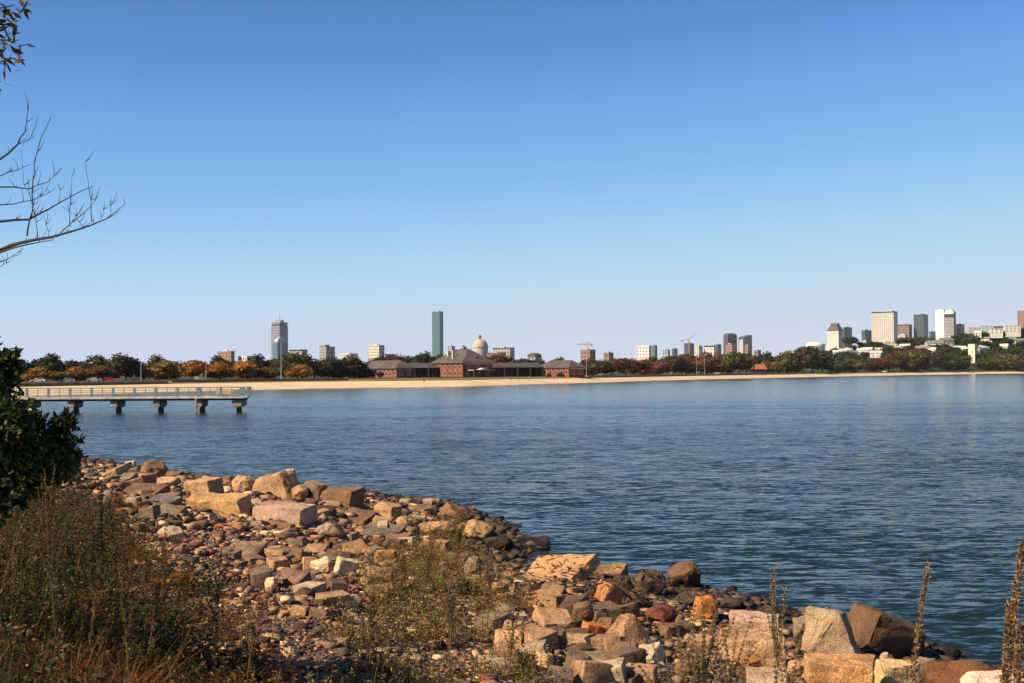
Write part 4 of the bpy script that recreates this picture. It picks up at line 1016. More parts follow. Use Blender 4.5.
# centre px, base py, width px, height px, kind, colour, yaw, tilt about y (right side down +), label
B = [
 (112, 476, 33, 16, 'slab', TAN, 25, -20, 'tan slab tilted up to the right, beside the dark shrub'),
 (130, 469, 10, 9, 'block', PAL, 10, 0, 'small pale block between the tilted tan slab and the water'),
 (151, 477, 31, 17, 'round', BRN, 0, 0, 'rounded brown boulder at the water left of the big tan blocks'),
 (123, 481, 21, 8, 'slab', GRY, 10, 0, 'flat grey rock in front of the tilted tan slab'),
 (147, 485, 19, 12, 'block', TAN, -30, 0, 'small tan block in front of the rounded brown boulder'),
 (164, 486, 26, 8, 'slab', TAN, 20, 0, 'low tan wedge right of the small tan block'),
 (172, 478, 18, 5, 'slab', BRN, 20, 0, 'thin brown slab at the water beside the rounded boulder'),
 (141, 496, 42, 11, 'slab', BRN, 8, 0, 'long dark brown rock left of the blue grey rock'),
 (160, 506, 30, 14, 'slab', SLT, 20, 8, 'blue grey flat topped rock on the cobbles'),
 (203, 499, 39, 23, 'block', TAN, 28, -3, 'big tan block standing behind the yellow rough block'),
 (218, 515, 62, 19, 'block', (.47, .28, .12), 12, 0, 'long rough orange yellow block with a dark right end'),
 (241, 495, 26, 22, 'round', TAN, 10, 0, 'tan rounded boulder right of the big tan block'),
 (227, 494, 11, 9, 'round', PAL, 0, 0, 'small white rock between two tan boulders'),
 (279, 498, 48, 27, 'block', TAN, 35, -16, 'large tan block tilted up to the right at the water'),
 (285, 524, 60, 21, 'block', PNK, 24, 3, 'large flat topped pinkish tan block'),
 (256, 508, 14, 10, 'round', PAL, 0, 0, 'small white rock left of the flat pinkish block'),
 (168, 543, 34, 18, 'round', (.40, .31, .22), 30, 6, 'pale rough clump of rock among the weeds at left'),
 (167, 517, 32, 10, 'slab', GRY, 10, 4, 'flat grey slab below the blue grey rock'),
 (243, 557, 40, 11, 'slab', GRY, 6, 0, 'left half of the long low grey slabs on the cobbles'),
 (284, 563, 36, 14, 'slab', BRN, -6, 0, 'right and browner half of the long low slabs'),
 (270, 592, 16, 16, 'round', PAL, 10, 0, 'pale upright stone on the cobbles below the long slabs'),
 (292, 585, 30, 14, 'slab', (.30, .17, .12), 15, 5, 'reddish tan flat stone right of the pale upright stone'),
 (315, 501, 23, 22, 'block', GRY, 40, 12, 'dark grey block leaning right at the water'),
 (299, 500, 20, 17, 'round', TAN, 0, 0, 'tan stone between the tilted tan block and the grey block'),
 (341, 507, 42, 20, 'block', BRN, 26, 0, 'brown block at the water with a tan left face'),
 (320, 516, 28, 12, 'slab', DRK, 0, 0, 'dark brown low rock in front of the brown block'),
 (353, 522, 44, 14, 'slab', BRN, 30, 4, 'broad brown flat rock behind the leaning slab'),
 (387, 521, 29, 18, 'block', TAN, 38, 8, 'tan block alone at the water edge in the middle'),
 (329, 540, 33, 18, 'round', (.3, .22, .15), 10, 0, 'rough tan rock left of the leaning slab'),
 (357, 555, 28, 20, 'slab', (.33, .19, .10), 50, 28, 'orange brown slab leaning down to the right'),
 (381, 537, 42, 13, 'slab', SLT, 5, 5, 'layered grey flat rock below the lone tan block'),
 (403, 529, 23, 13, 'round', TAN, 0, 0, 'pair of tan lumps right of the layered grey rock'),
 (384, 562, 20, 13, 'block', ORG, -10, 0, 'square orange rock at the edge of the weeds'),
 (322, 575, 30, 18, 'round', PAL, 10, 0, 'pale yellow lumpy rock left of the dark hollow'),
 (344, 575, 24, 17, 'block', PAL, -25, 10, 'pale rock with a dark right side by the yellow lump'),
 (314, 556, 27, 11, 'slab', (.35, .2, .12), 8, 0, 'flat orange stone above the pale yellow lump'),
 (397, 546, 28, 11, 'slab', BRN, 25, -8, 'low brown rock above the square orange rock'),
 (432, 507, 21, 9, 'round', ORG, 0, 0, 'small orange topped rock out in the water'),
 (452, 520, 40, 18, 'tri', (.28, .15, .08), 15, -10, 'brown wedge shaped rock at the water'),
 (437, 537, 42, 17, 'round', (.42, .22, .12), 10, 0, 'orange tan flattened boulder behind the weeds'),
 (474, 540, 44, 20, 'round', (.38, .24, .12), -10, 0, 'yellowish tan boulder right of the orange flattened boulder'),
 (437, 554, 28, 14, 'block', (.36, .19, .1), 20, 0, 'small orange brown block below the flattened boulder'),
 (447, 566, 38, 17, 'slab', BRN, 12, 4, 'rough brown rock half hidden by the weeds'),
 (474, 578, 23, 22, 'round', GRY, 10, 0, 'grey boulder at the head of the little inlet'),
 (500, 551, 33, 15, 'round', DRK, 0, 0, 'dark wet rock right of the yellowish boulder'),
 (534, 549, 34, 6, 'slab', DRK, 0, 0, 'thin dark reef just breaking the water'),
 (560, 579, 68, 27, 'slab', (.47, .27, .13), 27, -5, 'big orange flat slab at the water with weed on top'),
 (607, 581, 44, 23, 'slab', (.42, .25, .13), 24, -4, 'smaller orange slab right of the big flat slab'),
 (612, 606, 42, 23, 'block', (.36, .16, .07), -25, 24, 'orange brown block sliding down towards the water'),
 (526, 597, 26, 14, 'block', TAN, 20, 0, 'small tan block below the big flat slab'),
 (509, 581, 22, 10, 'round', (.26, .14, .08), 0, 0, 'small brown rock at the inlet left of the flat slab'),
 (543, 607, 42, 13, 'slab', (.38, .2, .1), 8, 0, 'orange flat rock below the small tan block'),
 (554, 628, 40, 16, 'slab', TAN, -18, 6, 'long tan flat rock pointing right'),
 (583, 624, 27, 23, 'round', BRN, 0, 0, 'upright brown rock left of the rust orange block'),
 (593, 642, 28, 18, 'block', (.42, .15, .04), -25, 12, 'rust orange block between brown and tan rocks'),
 (624, 650, 48, 32, 'tri', (.45, .27, .14), -25, 12, 'large tan wedge with a smooth sloping face'),
 (648, 664, 38, 20, 'slab', PAL, 30, -12, 'pale buff rock below the large tan wedge'),
 (650, 598, 45, 28, 'round', (.10, .065, .045), 0, 0, 'barnacled brown rock in the water beside the round one'),
 (686, 590, 40, 28, 'round', (.14, .08, .045), 0, 0, 'smooth round brown boulder standing in the water'),
 (663, 626, 36, 22, 'round', (.15, .045, .025), 0, 0, 'dark red rounded boulder in the shallows'),
 (706, 622, 34, 27, 'round', (.42, .17, .05), 0, 0, 'bright orange round boulder behind the dry weeds'),
 (733, 593, 13, 9, 'round', RED, 0, 0, 'small dark red rock out in the water'),
 (758, 635, 52, 21, 'block', PNK, 14, 0, 'pinkish block behind the long tan block'),
 (754, 663, 70, 30, 'block', TAN, 9, 0, 'long tan block with a straight front below the pinkish block'),
 (752, 671, 22, 11, 'round', (.40, .16, .05), 0, 0, 'small orange stone under the long tan block'),
 (770, 690, 46, 16, 'slab', (.4, .3, .2), 10, 0, 'tan flat stone at the bottom edge below the long block'),
 (551, 648, 42, 20, 'round', BRN, 0, 0, 'brown weedy rock left of the rust orange block'),
 (577, 650, 28, 15, 'block', TAN, 20, 0, 'small tan block below the rust orange block'),
 (806, 642, 31, 26, 'round', GRY, 0, 0, 'grey boulder between the pinkish block and the great pyramid rock'),
 (837, 662, 70, 50, 'tri', (.29, .21, .135), 22, 6, 'great grey tan pyramid shaped boulder'),
 (880, 657, 80, 45, 'block', (.13, .072, .036), -24, 22, 'long dark brown slab sloping down behind the pyramid boulder'),
 (842, 692, 80, 32, 'block', (.44, .25, .11), 10, 0, 'big orange tan block in front of the pyramid boulder'),
 (898, 690, 42, 30, 'block', (.55, .40, .2), -12, 0, 'pale yellow block right of the big orange tan block'),
 (884, 664, 19, 11, 'tri', PNK, 0, 20, 'small pink wedge on top between two front blocks'),
 (927, 682, 34, 26, 'round', (.2, .14, .1), 10, 0, 'speckled grey brown boulder behind the tall seed stalk'),
 (966, 688, 64, 18, 'slab', (.17, .075, .03), 5, 0, 'low brown rock behind the pale slab at the corner'),
 (998, 696, 56, 16, 'slab', (.62, .48, .36), 4, 0, 'pale pinkish flat slab at the bottom right corner'),
 (798, 676, 24, 15, 'round', TAN, 0, 0, 'tan stone left of the big orange tan block'),
 (952, 658, 28, 9, 'round', DRK, 0, 0, 'dark wet rock low in the water near the corner'),
 (770, 620, 40, 12, 'round', DRK, 0, 0, 'dark wet rock behind the pinkish block'),
 (622, 592, 34, 16, 'round', DRK, 10, 0, 'dark weed covered rock right of the smaller orange slab'),
 (596, 598, 30, 13, 'round', DRK, 0, 0, 'dark weed covered rock below the smaller orange slab'),
 (636, 610, 34, 14, 'round', DRK, 0, 0, 'dark wet rock between the sliding block and the dark red boulder'),
 (690, 606, 32, 12, 'round', DRK, 0, 0, 'dark wet rock between the round brown boulder and the orange one'),
 (732, 612, 34, 13, 'round', DRK, 0, 0, 'dark wet rock right of the bright orange boulder'),
 (612, 626, 32, 15, 'block', DRK, 20, 0, 'dark block under the sliding orange brown block'),
 (676, 640, 34, 16, 'block', BRN, -15, 0, 'brown block in front of the dark red boulder'),
 (700, 650, 30, 15, 'block', TAN, 20, 0, 'tan block behind the dry weeds left of the long tan block'),
 (570, 608, 26, 11, 'round', DRK, 0, 0, 'dark rock under the weed at the foot of the big flat slab'),
 (640, 684, 36, 18, 'block', (.36, .22, .13), 15, 0, 'tan brown block at the bottom edge below the buff rock'),
 (600, 672, 34, 15, 'slab', GRY, -10, 0, 'grey flat rock at the bottom below the rust orange block'),
 (520, 640, 36, 15, 'slab', (.3, .2, .13), 12, 0, 'brown flat rock at the right edge of the olive weeds'),
 (540, 668, 30, 14, 'block', TAN, 25, 0, 'tan block at the bottom right of the olive weeds'),
 (688, 676, 30, 16, 'round', BRN, 0, 0, 'rounded brown rock at the bottom among the dry weeds'),
]
bv, bf = [], []
def register(o):
    mw = o.matrix_basis; n = len(bv)
    bv.extend([mw @ v.co for v in o.data.vertices]); bf.extend([[i + n for i in p.vertices] for p in o.data.polygons])
for i, (u, vb, wpx, hpx, kind, colr, yaw, tilt, lb) in enumerate(B):
    p = on_near(u, vb); s = p[1] / F
    w, h = wpx * s, hpx * s
    w *= .92
    dep = w * {'block': .62, 'slab': .95, 'tri': .75, 'round': .8}[kind]
    hz = max(.16, h * {'block': .86, 'slab': .36, 'tri': .95, 'round': .95}[kind])
    me = rock_mesh(i + 11, (w, dep, hz * 1.22), kind, 3)
    o = link('boulder', me, M_ROCK)
    gz = max(float(near_z(p[0], p[1])), -.06)
    o.location = (p[0], p[1] + dep * .35, gz - hz * (.2 if near_z(p[0], p[1]) > 0 else .34))
    o.rotation_euler = (R({'slab': 16, 'block': 5, 'tri': 0, 'round': 0}[kind] + random.uniform(-3, 3)), R(tilt), R(-yaw if kind != 'tri' else -yaw))
    o.color = (*colr, 1)
    tag(o, lb, 'boulder', 'granite boulders along the shore')
    register(o)

# medium stones: individuals
STONES = [rock_mesh(300 + k, (1, random.uniform(.6, .9), random.uniform(.45, .75)), ['block', 'slab', 'block', 'round', 'slab'][k % 5], 1) for k in range(10)]
for s_ in STONES: s_.name = 'stone'; s_.materials.append(M_ROCK)
SC = {'grey': (.21, .155, .105), 'tan': (.38, .235, .13), 'brick red': (.21, .075, .045), 'brown': (.16, .10, .065), 'pale': (.46, .35, .24)}
zones = [((150, 330, 500, 600), 'on the cobbles below the tan blocks'), ((200, 345, 590, 684), 'on the cobbles by the weed edge'), ((330, 480, 505, 600), 'among the middle boulders'),
         ((480, 640, 580, 684), 'among the rocks below the orange slab'), ((80, 200, 470, 540), 'on the bank below the dark shrub'), ((640, 1024, 620, 684), 'among the front right blocks')]
cand = []
tries = 0
while len(cand) < 216 and tries < 6000:
    tries += 1
    zi = random.choices(range(6), [5, 5.5, 3, 6, 1.6, 1.2])[0]
    (x0, x1, y0, y1), zt = zones[zi]
    u, v = random.uniform(x0, x1), random.uniform(y0, y1)
    p = on_near(u, v)
    d = float(shore_d(p[0], p[1]))
    if d < .3 or d > 11.5 or p[2] < 0: continue
    sz = random.uniform(.2, .62) * (.75 if zi == 1 else .8 if zi == 0 else .9)
    cand.append((u, zi, p, sz, random.choices(list(SC), [3, 5, 1.8, 4.5, 1.4])[0]))
cand.sort(key=lambda c: c[0])
tot = {}
for c in cand: tot[(c[1], c[4])] = tot.get((c[1], c[4]), 0) + 1
cnt = {}
for (u, zi, p, sz, cn) in cand:
    n = cnt[(zi, cn)] = cnt.get((zi, cn), 0) + 1
    o = bpy.data.objects.new('stone', random.choice(STONES)); COL.objects.link(o)
    o.location = (p[0], p[1], float(near_z(p[0], p[1])) - sz * .12)
    if cn == 'brick red': sz = min(sz, .24)
    o.scale = (sz, sz, sz * random.uniform(.7, 1)); o.rotation_euler = (R(random.uniform(-14, 14)), R(random.uniform(-14, 14)), random.uniform(0, 6.28))
    f_ = random.uniform(.75, 1.25); o.color = (*[x * f_ for x in SC[cn]], 1)
    lb = f'{cn} stone {zones[zi][1]}'
    if tot[(zi, cn)] > 1: lb += f', {ORD[n - 1]} {cn} from left'
    tag(o, lb, 'stone', 'loose stones on the shore')

# cobbles: one mass
def ico(sub):
    bm = bmesh.new(); bmesh.ops.create_icosphere(bm, subdivisions=sub, radius=.5)
    v = np.array([x.co[:] for x in bm.verts]); f = np.array([[x.index for x in q.verts] for q in bm.faces]); bm.free(); return v, f
iv, fi = ico(1)
def scatter(n, ok):
    out = []
    tot_ = 0
    while tot_ < n:
        x = rng.uniform(-32, 12, 60000); y = rng.uniform(9, 82, 60000)
        k = ok(x, y); out.append(np.stack([x[k], y[k]], 1)); tot_ += k.sum()
    return np.concatenate(out)[:n]
def proj_xy(x, y, z):
    q = np.stack([x, y, z], 1) - CAM; zz = q @ fw
    return W / 2 + F * (q @ rt) / zz, H / 2 - F * (q @ up) / zz
def okc(x, y):
    d = shore_d(x, y); u, v = proj_xy(x, y, near_z(x, y))
    # nearer ground gets more of them
    return (d > .1) & (d < 16) & (u > -60) & (u < 1080) & (v < 730) & (rng.random(len(x)) < np.clip((30 / y) ** 1.3, .12, 1))
xy = scatter(62000, okc)
n = len(xy); cube_v = np.array([(x, y, z) for x in (-.42, .42) for y in (-.42, .42) for z in (-.42, .42)]); cube_f = np.array([(0, 1, 3, 2), (4, 6, 7, 5), (0, 4, 5, 1), (2, 3, 7, 6), (0, 2, 6, 4), (1, 5, 7, 3)]); sz = np.exp(rng.normal(-2.65, .7, n)).clip(.025, .27) * np.clip(xy[:, 1] / 26, .75, 1.7)
rotz = rng.uniform(0, 6.28, n); sc = np.stack([rng.uniform(.8, 1.4, n), rng.uniform(.55, 1, n), rng.uniform(.28, .66, n)], 1) * sz[:, None]
jit = rng.uniform(.5, 1.36, (n, len(iv), 1))
nc = int(n * .6); iv2 = np.zeros((n, len(iv), 3)); iv2[:] = iv; iv2[:nc, :8] = cube_v; iv2[:nc, 8:] = 0   # six in ten are broken, angular bits
v = iv2 * jit * sc[:, None, :]
c_, s_ = np.cos(rotz)[:, None], np.sin(rotz)[:, None]
V = np.stack([v[..., 0] * c_ - v[..., 1] * s_, v[..., 0] * s_ + v[..., 1] * c_, v[..., 2]], -1)
V += np.stack([xy[:, 0], xy[:, 1], near_z(xy[:, 0], xy[:, 1]) + sc[:, 2] * .2], 1)[:, None]
pal = np.array([(.16, .11, .07), (.08, .052, .035), (.28, .18, .105), (.18, .055, .032), (.46, .35, .23), (.05, .04, .032), (.24, .16, .10), (.27, .12, .06), (.14, .09, .055)]) * np.array([1.3, 1.14, .95])
cc = pal[rng.choice(len(pal), n, p=[.2, .17, .12, .1, .07, .1, .12, .04, .08])] * rng.uniform(.7, 1.25, (n, 1))
wetf = np.interp(near_z(xy[:, 0], xy[:, 1]) + rng.normal(0, .06, n), [.2, .5], [.22, 1])[:, None]
mt, nt, b = new_mat('cobble_stone')
a_ = N(nt, 'ShaderNodeAttribute', attribute_name='Col'); tc = N(nt, 'ShaderNodeTexCoord')
nz = N(nt, 'ShaderNodeTexNoise', i_Scale=30.0, i_Detail=5.0); nt.links.new(tc.outputs['Object'], nz.inputs['Vector'])
nt.links.new(mix_mult(nt, a_.outputs['Color'], ramp(nt, nz.outputs[0], [(.35, (.65, .63, .6)), (.65, (1.2, 1.18, 1.15))])), b.inputs['Base Color']); b.inputs['Roughness'].default_value = .85
me = bulk('pebbles', V.reshape(-1, 3), [(cube_f[None] + (np.arange(nc) * len(iv))[:, None, None]).reshape(-1, 4), (fi[None] + (np.arange(nc, n) * len(iv))[:, None, None]).reshape(-1, 3)], np.repeat(cc * wetf, len(iv), 0))
tag(link('pebbles', me, mt), 'mixed grey, brown and brick red cobbles covering the bank', 'pebbles', kind='stuff')

# ------------------------------------------------------------------ vegetation
BVH = BVHTree.FromPolygons(bv, bf)
def drop(x, y):
    z = near_z(x, y).copy()
    for i in range(len(x)):
        h = BVH.ray_cast(Vector((x[i], y[i], 9)), Vector((0, 0, -1)))
        if h[0] is not None and h[0].z > z[i]: z[i] = h[0].z
    return z
def inside(u, v, poly):
    r_ = np.zeros(len(u), bool); n_ = len(poly)
    for i in range(n_):
        (x0, y0), (x1, y1) = poly[i], poly[(i + 1) % n_]
        if y0 == y1: continue
        c = ((y0 > v) != (y1 > v)) & (u < (x1 - x0) * (v - y0) / (y1 - y0) + x0); r_ ^= c
    return r_

def blades(base, h, w, lean, yaw, nseg=3):
    """curved grass blades and stems; returns verts, polys, verts per blade"""
    n_ = len(base); dv = np.stack([np.cos(yaw), np.sin(yaw), 0 * yaw], 1); sd = np.stack([-np.sin(yaw), np.cos(yaw), 0 * yaw], 1)
    rows = []
    for k in range(nseg + 1):
        t = k / nseg
        c = base + dv * (lean * h * t ** 1.8)[:, None] + np.array([0, 0, 1]) * (h * t * (1 - .25 * lean * t))[:, None]
        ww = (w * (1 - t) ** .7 * .5 + 1e-4)[:, None]
        rows += [c - sd * ww, c + sd * ww]
    V = np.stack(rows, 1).reshape(-1, 3); m_ = 2 * (nseg + 1)
    q = np.concatenate([np.arange(n_)[:, None] * m_ + np.array([2 * k, 2 * k + 1, 2 * k + 3, 2 * k + 2])[None] for k in range(nseg)])
    return V, q, m_
def join(parts):
    VV, PP, CC, b0 = [], [], [], 0
    for V, q, c in parts:
        VV.append(V); PP.append(q + b0); CC.append(c); b0 += len(V)
    return np.concatenate(VV), PP, np.concatenate(CC)
def pick(pal_, n_, p=None, v=.35):
    pal_ = np.array(pal_); return pal_[rng.choice(len(pal_), n_, p=p)] * rng.uniform(1 - v, 1 + v, (n_, 1))

PA = [(-500, 455), (20, 476), (70, 496), (128, 530), (150, 562), (200, 598), (250, 636), (310, 690), (350, 900), (-500, 900)]
PB = [(300, 690), (335, 650), (345, 605), (370, 570), (392, 535), (420, 520), (480, 524), (480, 560), (500, 590), (530, 620), (545, 690), (500, 800), (350, 800)]
PC = [(590, 640), (640, 660), (700, 640), (760, 668), (800, 684), (1100, 690), (1100, 900), (500, 900), (540, 690)]
def region(poly, n_, xr, yr, pw=0.0):
    out = []; t = 0
    while t < n_:
        x = rng.uniform(*xr, 40000); y = rng.uniform(*yr, 40000)
        u, v_ = proj_xy(x, y, near_z(x, y))
        u = u + rng.normal(0, 14, len(u)); v_ = v_ + rng.normal(0, 7, len(u))
        k = inside(u, v_, poly) & (rng.random(len(x)) < np.clip((14 / y) ** pw, .05, 1)); out.append(np.stack([x[k], y[k]], 1)); t += k.sum()
    return np.concatenate(out)[:n_]
def stemmy(xy, hmin, hmax, pal_s, pal_l, nleaf, lsz, bw=.006, clump=None):
    n_ = len(xy); z = near_z(xy[:, 0], xy[:, 1])
    uu = proj_xy(xy[:, 0], xy[:, 1], z)[0]
    hv = rng.uniform(hmin, hmax, n_) ** 1.3 * np.interp(uu, [0, 60, 130, 220], [1.75, 1.1, .8, .7]) * (.65 + .5 * (.5 + .5 * np.sin(xy[:, 0] * 2.7 + 1.7 * np.sin(xy[:, 1] * 1.9))))
    base = np.stack([xy[:, 0], xy[:, 1], z - .02], 1); lean = rng.uniform(.05, .55, n_); yaw = rng.uniform(0, 6.283, n_)
    V, q, m_ = blades(base, hv, rng.uniform(.6, 1.5, n_) * bw, lean, yaw)
    parts = [(V, q, np.repeat(pick(pal_s, n_), m_, 0))]
    if nleaf:
        k = np.repeat(np.arange(n_), nleaf); t = rng.uniform(.15, 1, len(k))
        dv = np.stack([np.cos(yaw), np.sin(yaw), 0 * yaw], 1)[k]
        c = base[k] + dv * (lean[k] * hv[k] * t ** 1.8)[:, None] + np.array([0, 0, 1]) * (hv[k] * t * (1 - .25 * lean[k] * t))[:, None]
        d = rand_unit(len(k)); d[:, 2] = np.abs(d[:, 2]) * .6; d /= np.linalg.norm(d, axis=1, keepdims=True)
        LV, lq = kites(c, d, rand_unit(len(k)), lsz * rng.uniform(.5, 1.5, len(k)), lsz * rng.uniform(.22, .5, len(k)))
        parts.append((LV, lq, np.repeat(pick(pal_l, len(k)), 4, 0)))
    return parts
GREEN = [(.026, .042, .008), (.04, .055, .011), (.012, .024, .006), (.065, .064, .014)]
OLIVE = [(.085, .07, .02), (.13, .095, .03), (.055, .05, .014), (.2, .145, .055)]
DRY = [(.12, .06, .02), (.2, .115, .045), (.07, .035, .014), (.05, .027, .012)]
RUST = [(.22, .055, .008), (.27, .08, .01), (.14, .035, .007)]
YOL = [(.2, .15, .035), (.13, .10, .025), (.27, .19, .05), (.055, .05, .014), (.34, .22, .075)]
STEM = [(.12, .06, .018), (.19, .10, .03), (.07, .034, .012), (.13, .04, .014)]
FALL = [(.2, .07, .011), (.25, .12, .017), (.11, .035, .008), (.08, .06, .013), (.035, .04, .009), (.06, .022, .007)]
# tall weeds of the left bank: one mass
a = region(PA, 30000, (-14, 1), (6.5, 34), .6)
ys = a[:, 1]
parts = stemmy(a[:10000], .2, .7, STEM, FALL, 10, .045)
gz_ = np.sin(a[:, 0] * 1.3 + 1.1) + np.sin(a[:, 1] * .8 + a[:, 0] * .6) + .6 * np.sin(a[:, 1] * 2.1)
kk = np.arange(len(a)); gsel = (kk >= 10000) & (kk < 24000) & ((gz_ > .35) | (a[:, 0] < -.3 * a[:, 1]))
parts += stemmy(a[gsel], .25, .7, GREEN, GREEN, 18, .06)
parts += stemmy(a[24000:], .3, .9, STEM, FALL, 6, .04)
tl = region([(-300, 500), (60, 500), (140, 540), (230, 610), (300, 690), (300, 900), (-300, 900)], 900, (-14, 1), (6.5, 34), .6)
parts += stemmy(tl[:600], .6, 1.0, STEM + [(.26, .16, .06)], FALL, 9, .03, .009)
V, P_, C_ = join(parts)
tag(link('weeds', bulk('weeds', V, P_, C_), M_WEED), 'dark tangle of tall weeds and dry stems on the left bank', 'weeds', kind='stuff')
# rust grass in the bottom left corner
PR = [(-300, 640), (0, 620), (60, 610), (110, 640), (150, 684), (160, 900), (-300, 900)]
a = region(PR, 7000, (-8, 0), (5.5, 14), .3)
n_ = len(a); base = np.stack([a[:, 0], a[:, 1], near_z(a[:, 0], a[:, 1]) - .02], 1)
V, q, m_ = blades(base, rng.uniform(.3, .75, n_), rng.uniform(.005, .01, n_), rng.uniform(.3, 1.5, n_), rng.uniform(0, 6.28, n_), 4)
tag(link('dry_grass', bulk('dry_grass', V, [q], np.repeat(pick(RUST + DRY, n_), m_, 0)), M_WEED), 'rust coloured dry grass in the bottom left corner', 'grass', kind='stuff')
# low olive weeds over the middle of the bank
a = region(PB, 14000, (-5, 3), (8, 40), .3)
k = np.sin(a[:, 0] * 3.1 + 2 * np.sin(a[:, 1] * 1.3)) + np.sin(a[:, 1] * 2.2 - a[:, 0] * 1.7) > rng.normal(.35, .4, len(a)); a = a[k]
n1 = int(len(a) * .7)
V, P_, C_ = join(stemmy(a[:n1], .22, .95, OLIVE, YOL, 9, .045, .006) + stemmy(a[n1:], .25, 1.0, DRY, DRY + OLIVE, 7, .035, .005))
tag(link('low_weeds', bulk('low_weeds', V, P_, C_), M_WEED), 'low olive and yellow weeds sprawling over the middle stones', 'weeds', kind='stuff')
a = region(PC, 2300, (0, 9), (7, 20), .3)
V, P_, C_ = join(stemmy(a, .12, .42, DRY, DRY + OLIVE, 9, .03, .005))
tag(link('dry_weeds', bulk('dry_weeds', V, P_, C_), M_WEED), 'dry brown weeds along the bottom edge between the rocks', 'weeds', kind='stuff')
# seaweed draped over rocks by the inlet
PS = [(505, 600), (545, 580), (610, 582), (650, 600), (640, 625), (585, 640), (530, 640), (505, 620)]
a = np.concatenate([region(PS, 4200, (-1, 5), (20, 36)), region([(470, 520), (540, 540), (540, 600), (640, 590), (700, 590), (720, 640), (640, 650), (500, 620)], 3200, (-3, 6), (20, 46))])
z = drop(a[:, 0], a[:, 1])
n_ = len(a); base = np.stack([a[:, 0], a[:, 1], z + .015], 1)
d = rng.normal(0, 1, (n_, 3)); d[:, 2] = -np.abs(d[:, 2]) * .25; d[:, 0] += .4; d /= np.linalg.norm(d, axis=1, keepdims=True)
nn = np.tile([0, 0, 1.], (n_, 1)) + rng.normal(0, .5, (n_, 3))
V, q = kites(base, d, nn, rng.uniform(.12, .4, n_), rng.uniform(.02, .06, n_))
tag(link('seaweed', bulk('seaweed', V, [q], np.repeat(pick([(.05, .035, .015), (.09, .06, .022), (.03, .022, .012), (.14, .10, .04)], n_), 4, 0)), M_WEED), 'dark brown seaweed draped over the rocks by the inlet', 'seaweed', kind='stuff')

# leafy shrub at the left edge
SY_ = 12.0
def spx(u, v, Y=SY_): return at(u, v, Y)
sb = spx(-85, 470); sb[2] = float(near_z(sb[0], sb[1]))
shrub = empty('shrub', tuple(sb), 0, 'dark leafy green shrub at the left edge overlapping the pier', 'shrub')
lobes = [(-70, 378, 62, 0), (-12, 384, 28, .1), (-4, 425, 32, -.2), (28, 450, 28, 0), (56, 444, 19, .15), (-30, 440, 60, .2), (-120, 430, 70, 0), (8, 362, 12, .1), (66, 424, 9, .1), (28, 425, 14, 0), (60, 466, 17, 0), (20, 475, 26, -.1), (-60, 490, 60, .1), (-120, 500, 60, .2), (-20, 492, 24, -.2)]
LV, LQ, LC = [], [], []; off = 0
st = MB()
for (u, v, rpx, dy) in lobes:
    c = spx(u, v, SY_ + dy) - sb; r_ = rpx * SY_ / F
    n_ = int(2000 * r_ ** 2 / .1) + 50
    vv = rand_unit(n_); cc_ = c + vv * (r_ * np.abs(rng.normal(.55, .33, n_)).clip(0, 1.15))[:, None] * np.array([1, 1.1, 1])
    d = vv * .7 + rand_unit(n_) * .8; d /= np.linalg.norm(d, axis=1, keepdims=True)
    V, q = kites(cc_, d, rand_unit(n_) + np.array([0, 0, .8]), rng.uniform(.05, .1, n_), rng.uniform(.028, .05, n_))
    LV.append(V); LQ.append(q + off); off += len(V)
    LC.append(np.repeat(pick([(.075, .10, .024), (.11, .135, .036), (.05, .066, .018), (.2, .16, .045)], n_, [.4, .3, .24, .06], .4), 4, 0))
    for k in range(9):                            # sprigs that stand out of the mass
        e0 = c + (sv := rand_unit(1)[0]) * r_ * .8; e1 = e0 + (sv + np.array([0, 0, .35])) * r_ * random.uniform(.25, .6)
        m_ = 22; t = rng.uniform(0, 1, (m_, 1)); cc_ = e0 + (e1 - e0) * t
        d = sv + rand_unit(m_) * .9; d /= np.linalg.norm(d, axis=1, keepdims=True)
        V, q = kites(cc_, d, rand_unit(m_) + np.array([0, 0, .8]), rng.uniform(.05, .09, m_), rng.uniform(.025, .045, m_))
        LV.append(V); LQ.append(q + off); off += len(V); LC.append(np.repeat(pick([(.028, .042, .012), (.045, .06, .018), (.11, .09, .03)], m_, [.5, .4, .1], .4), 4, 0))
        st.tube([tuple(c), tuple(e0), tuple(e1)], [.012, .006, .002], 5)
    for k in range(5):
        e = c + rand_unit(1)[0] * r_ * .8
        st.tube([(random.uniform(-.2, .2), random.uniform(-.2, .2), -.1), (c[0] * .2, c[1] * .3 + .05, c[2] * .7), tuple(e)], [.022, .014, .004], 5)
link('foliage', bulk('foliage', np.concatenate(LV), LQ, np.concatenate(LC)), M_SHRUB, shrub)
st.build('stem', M_BARK, shrub)

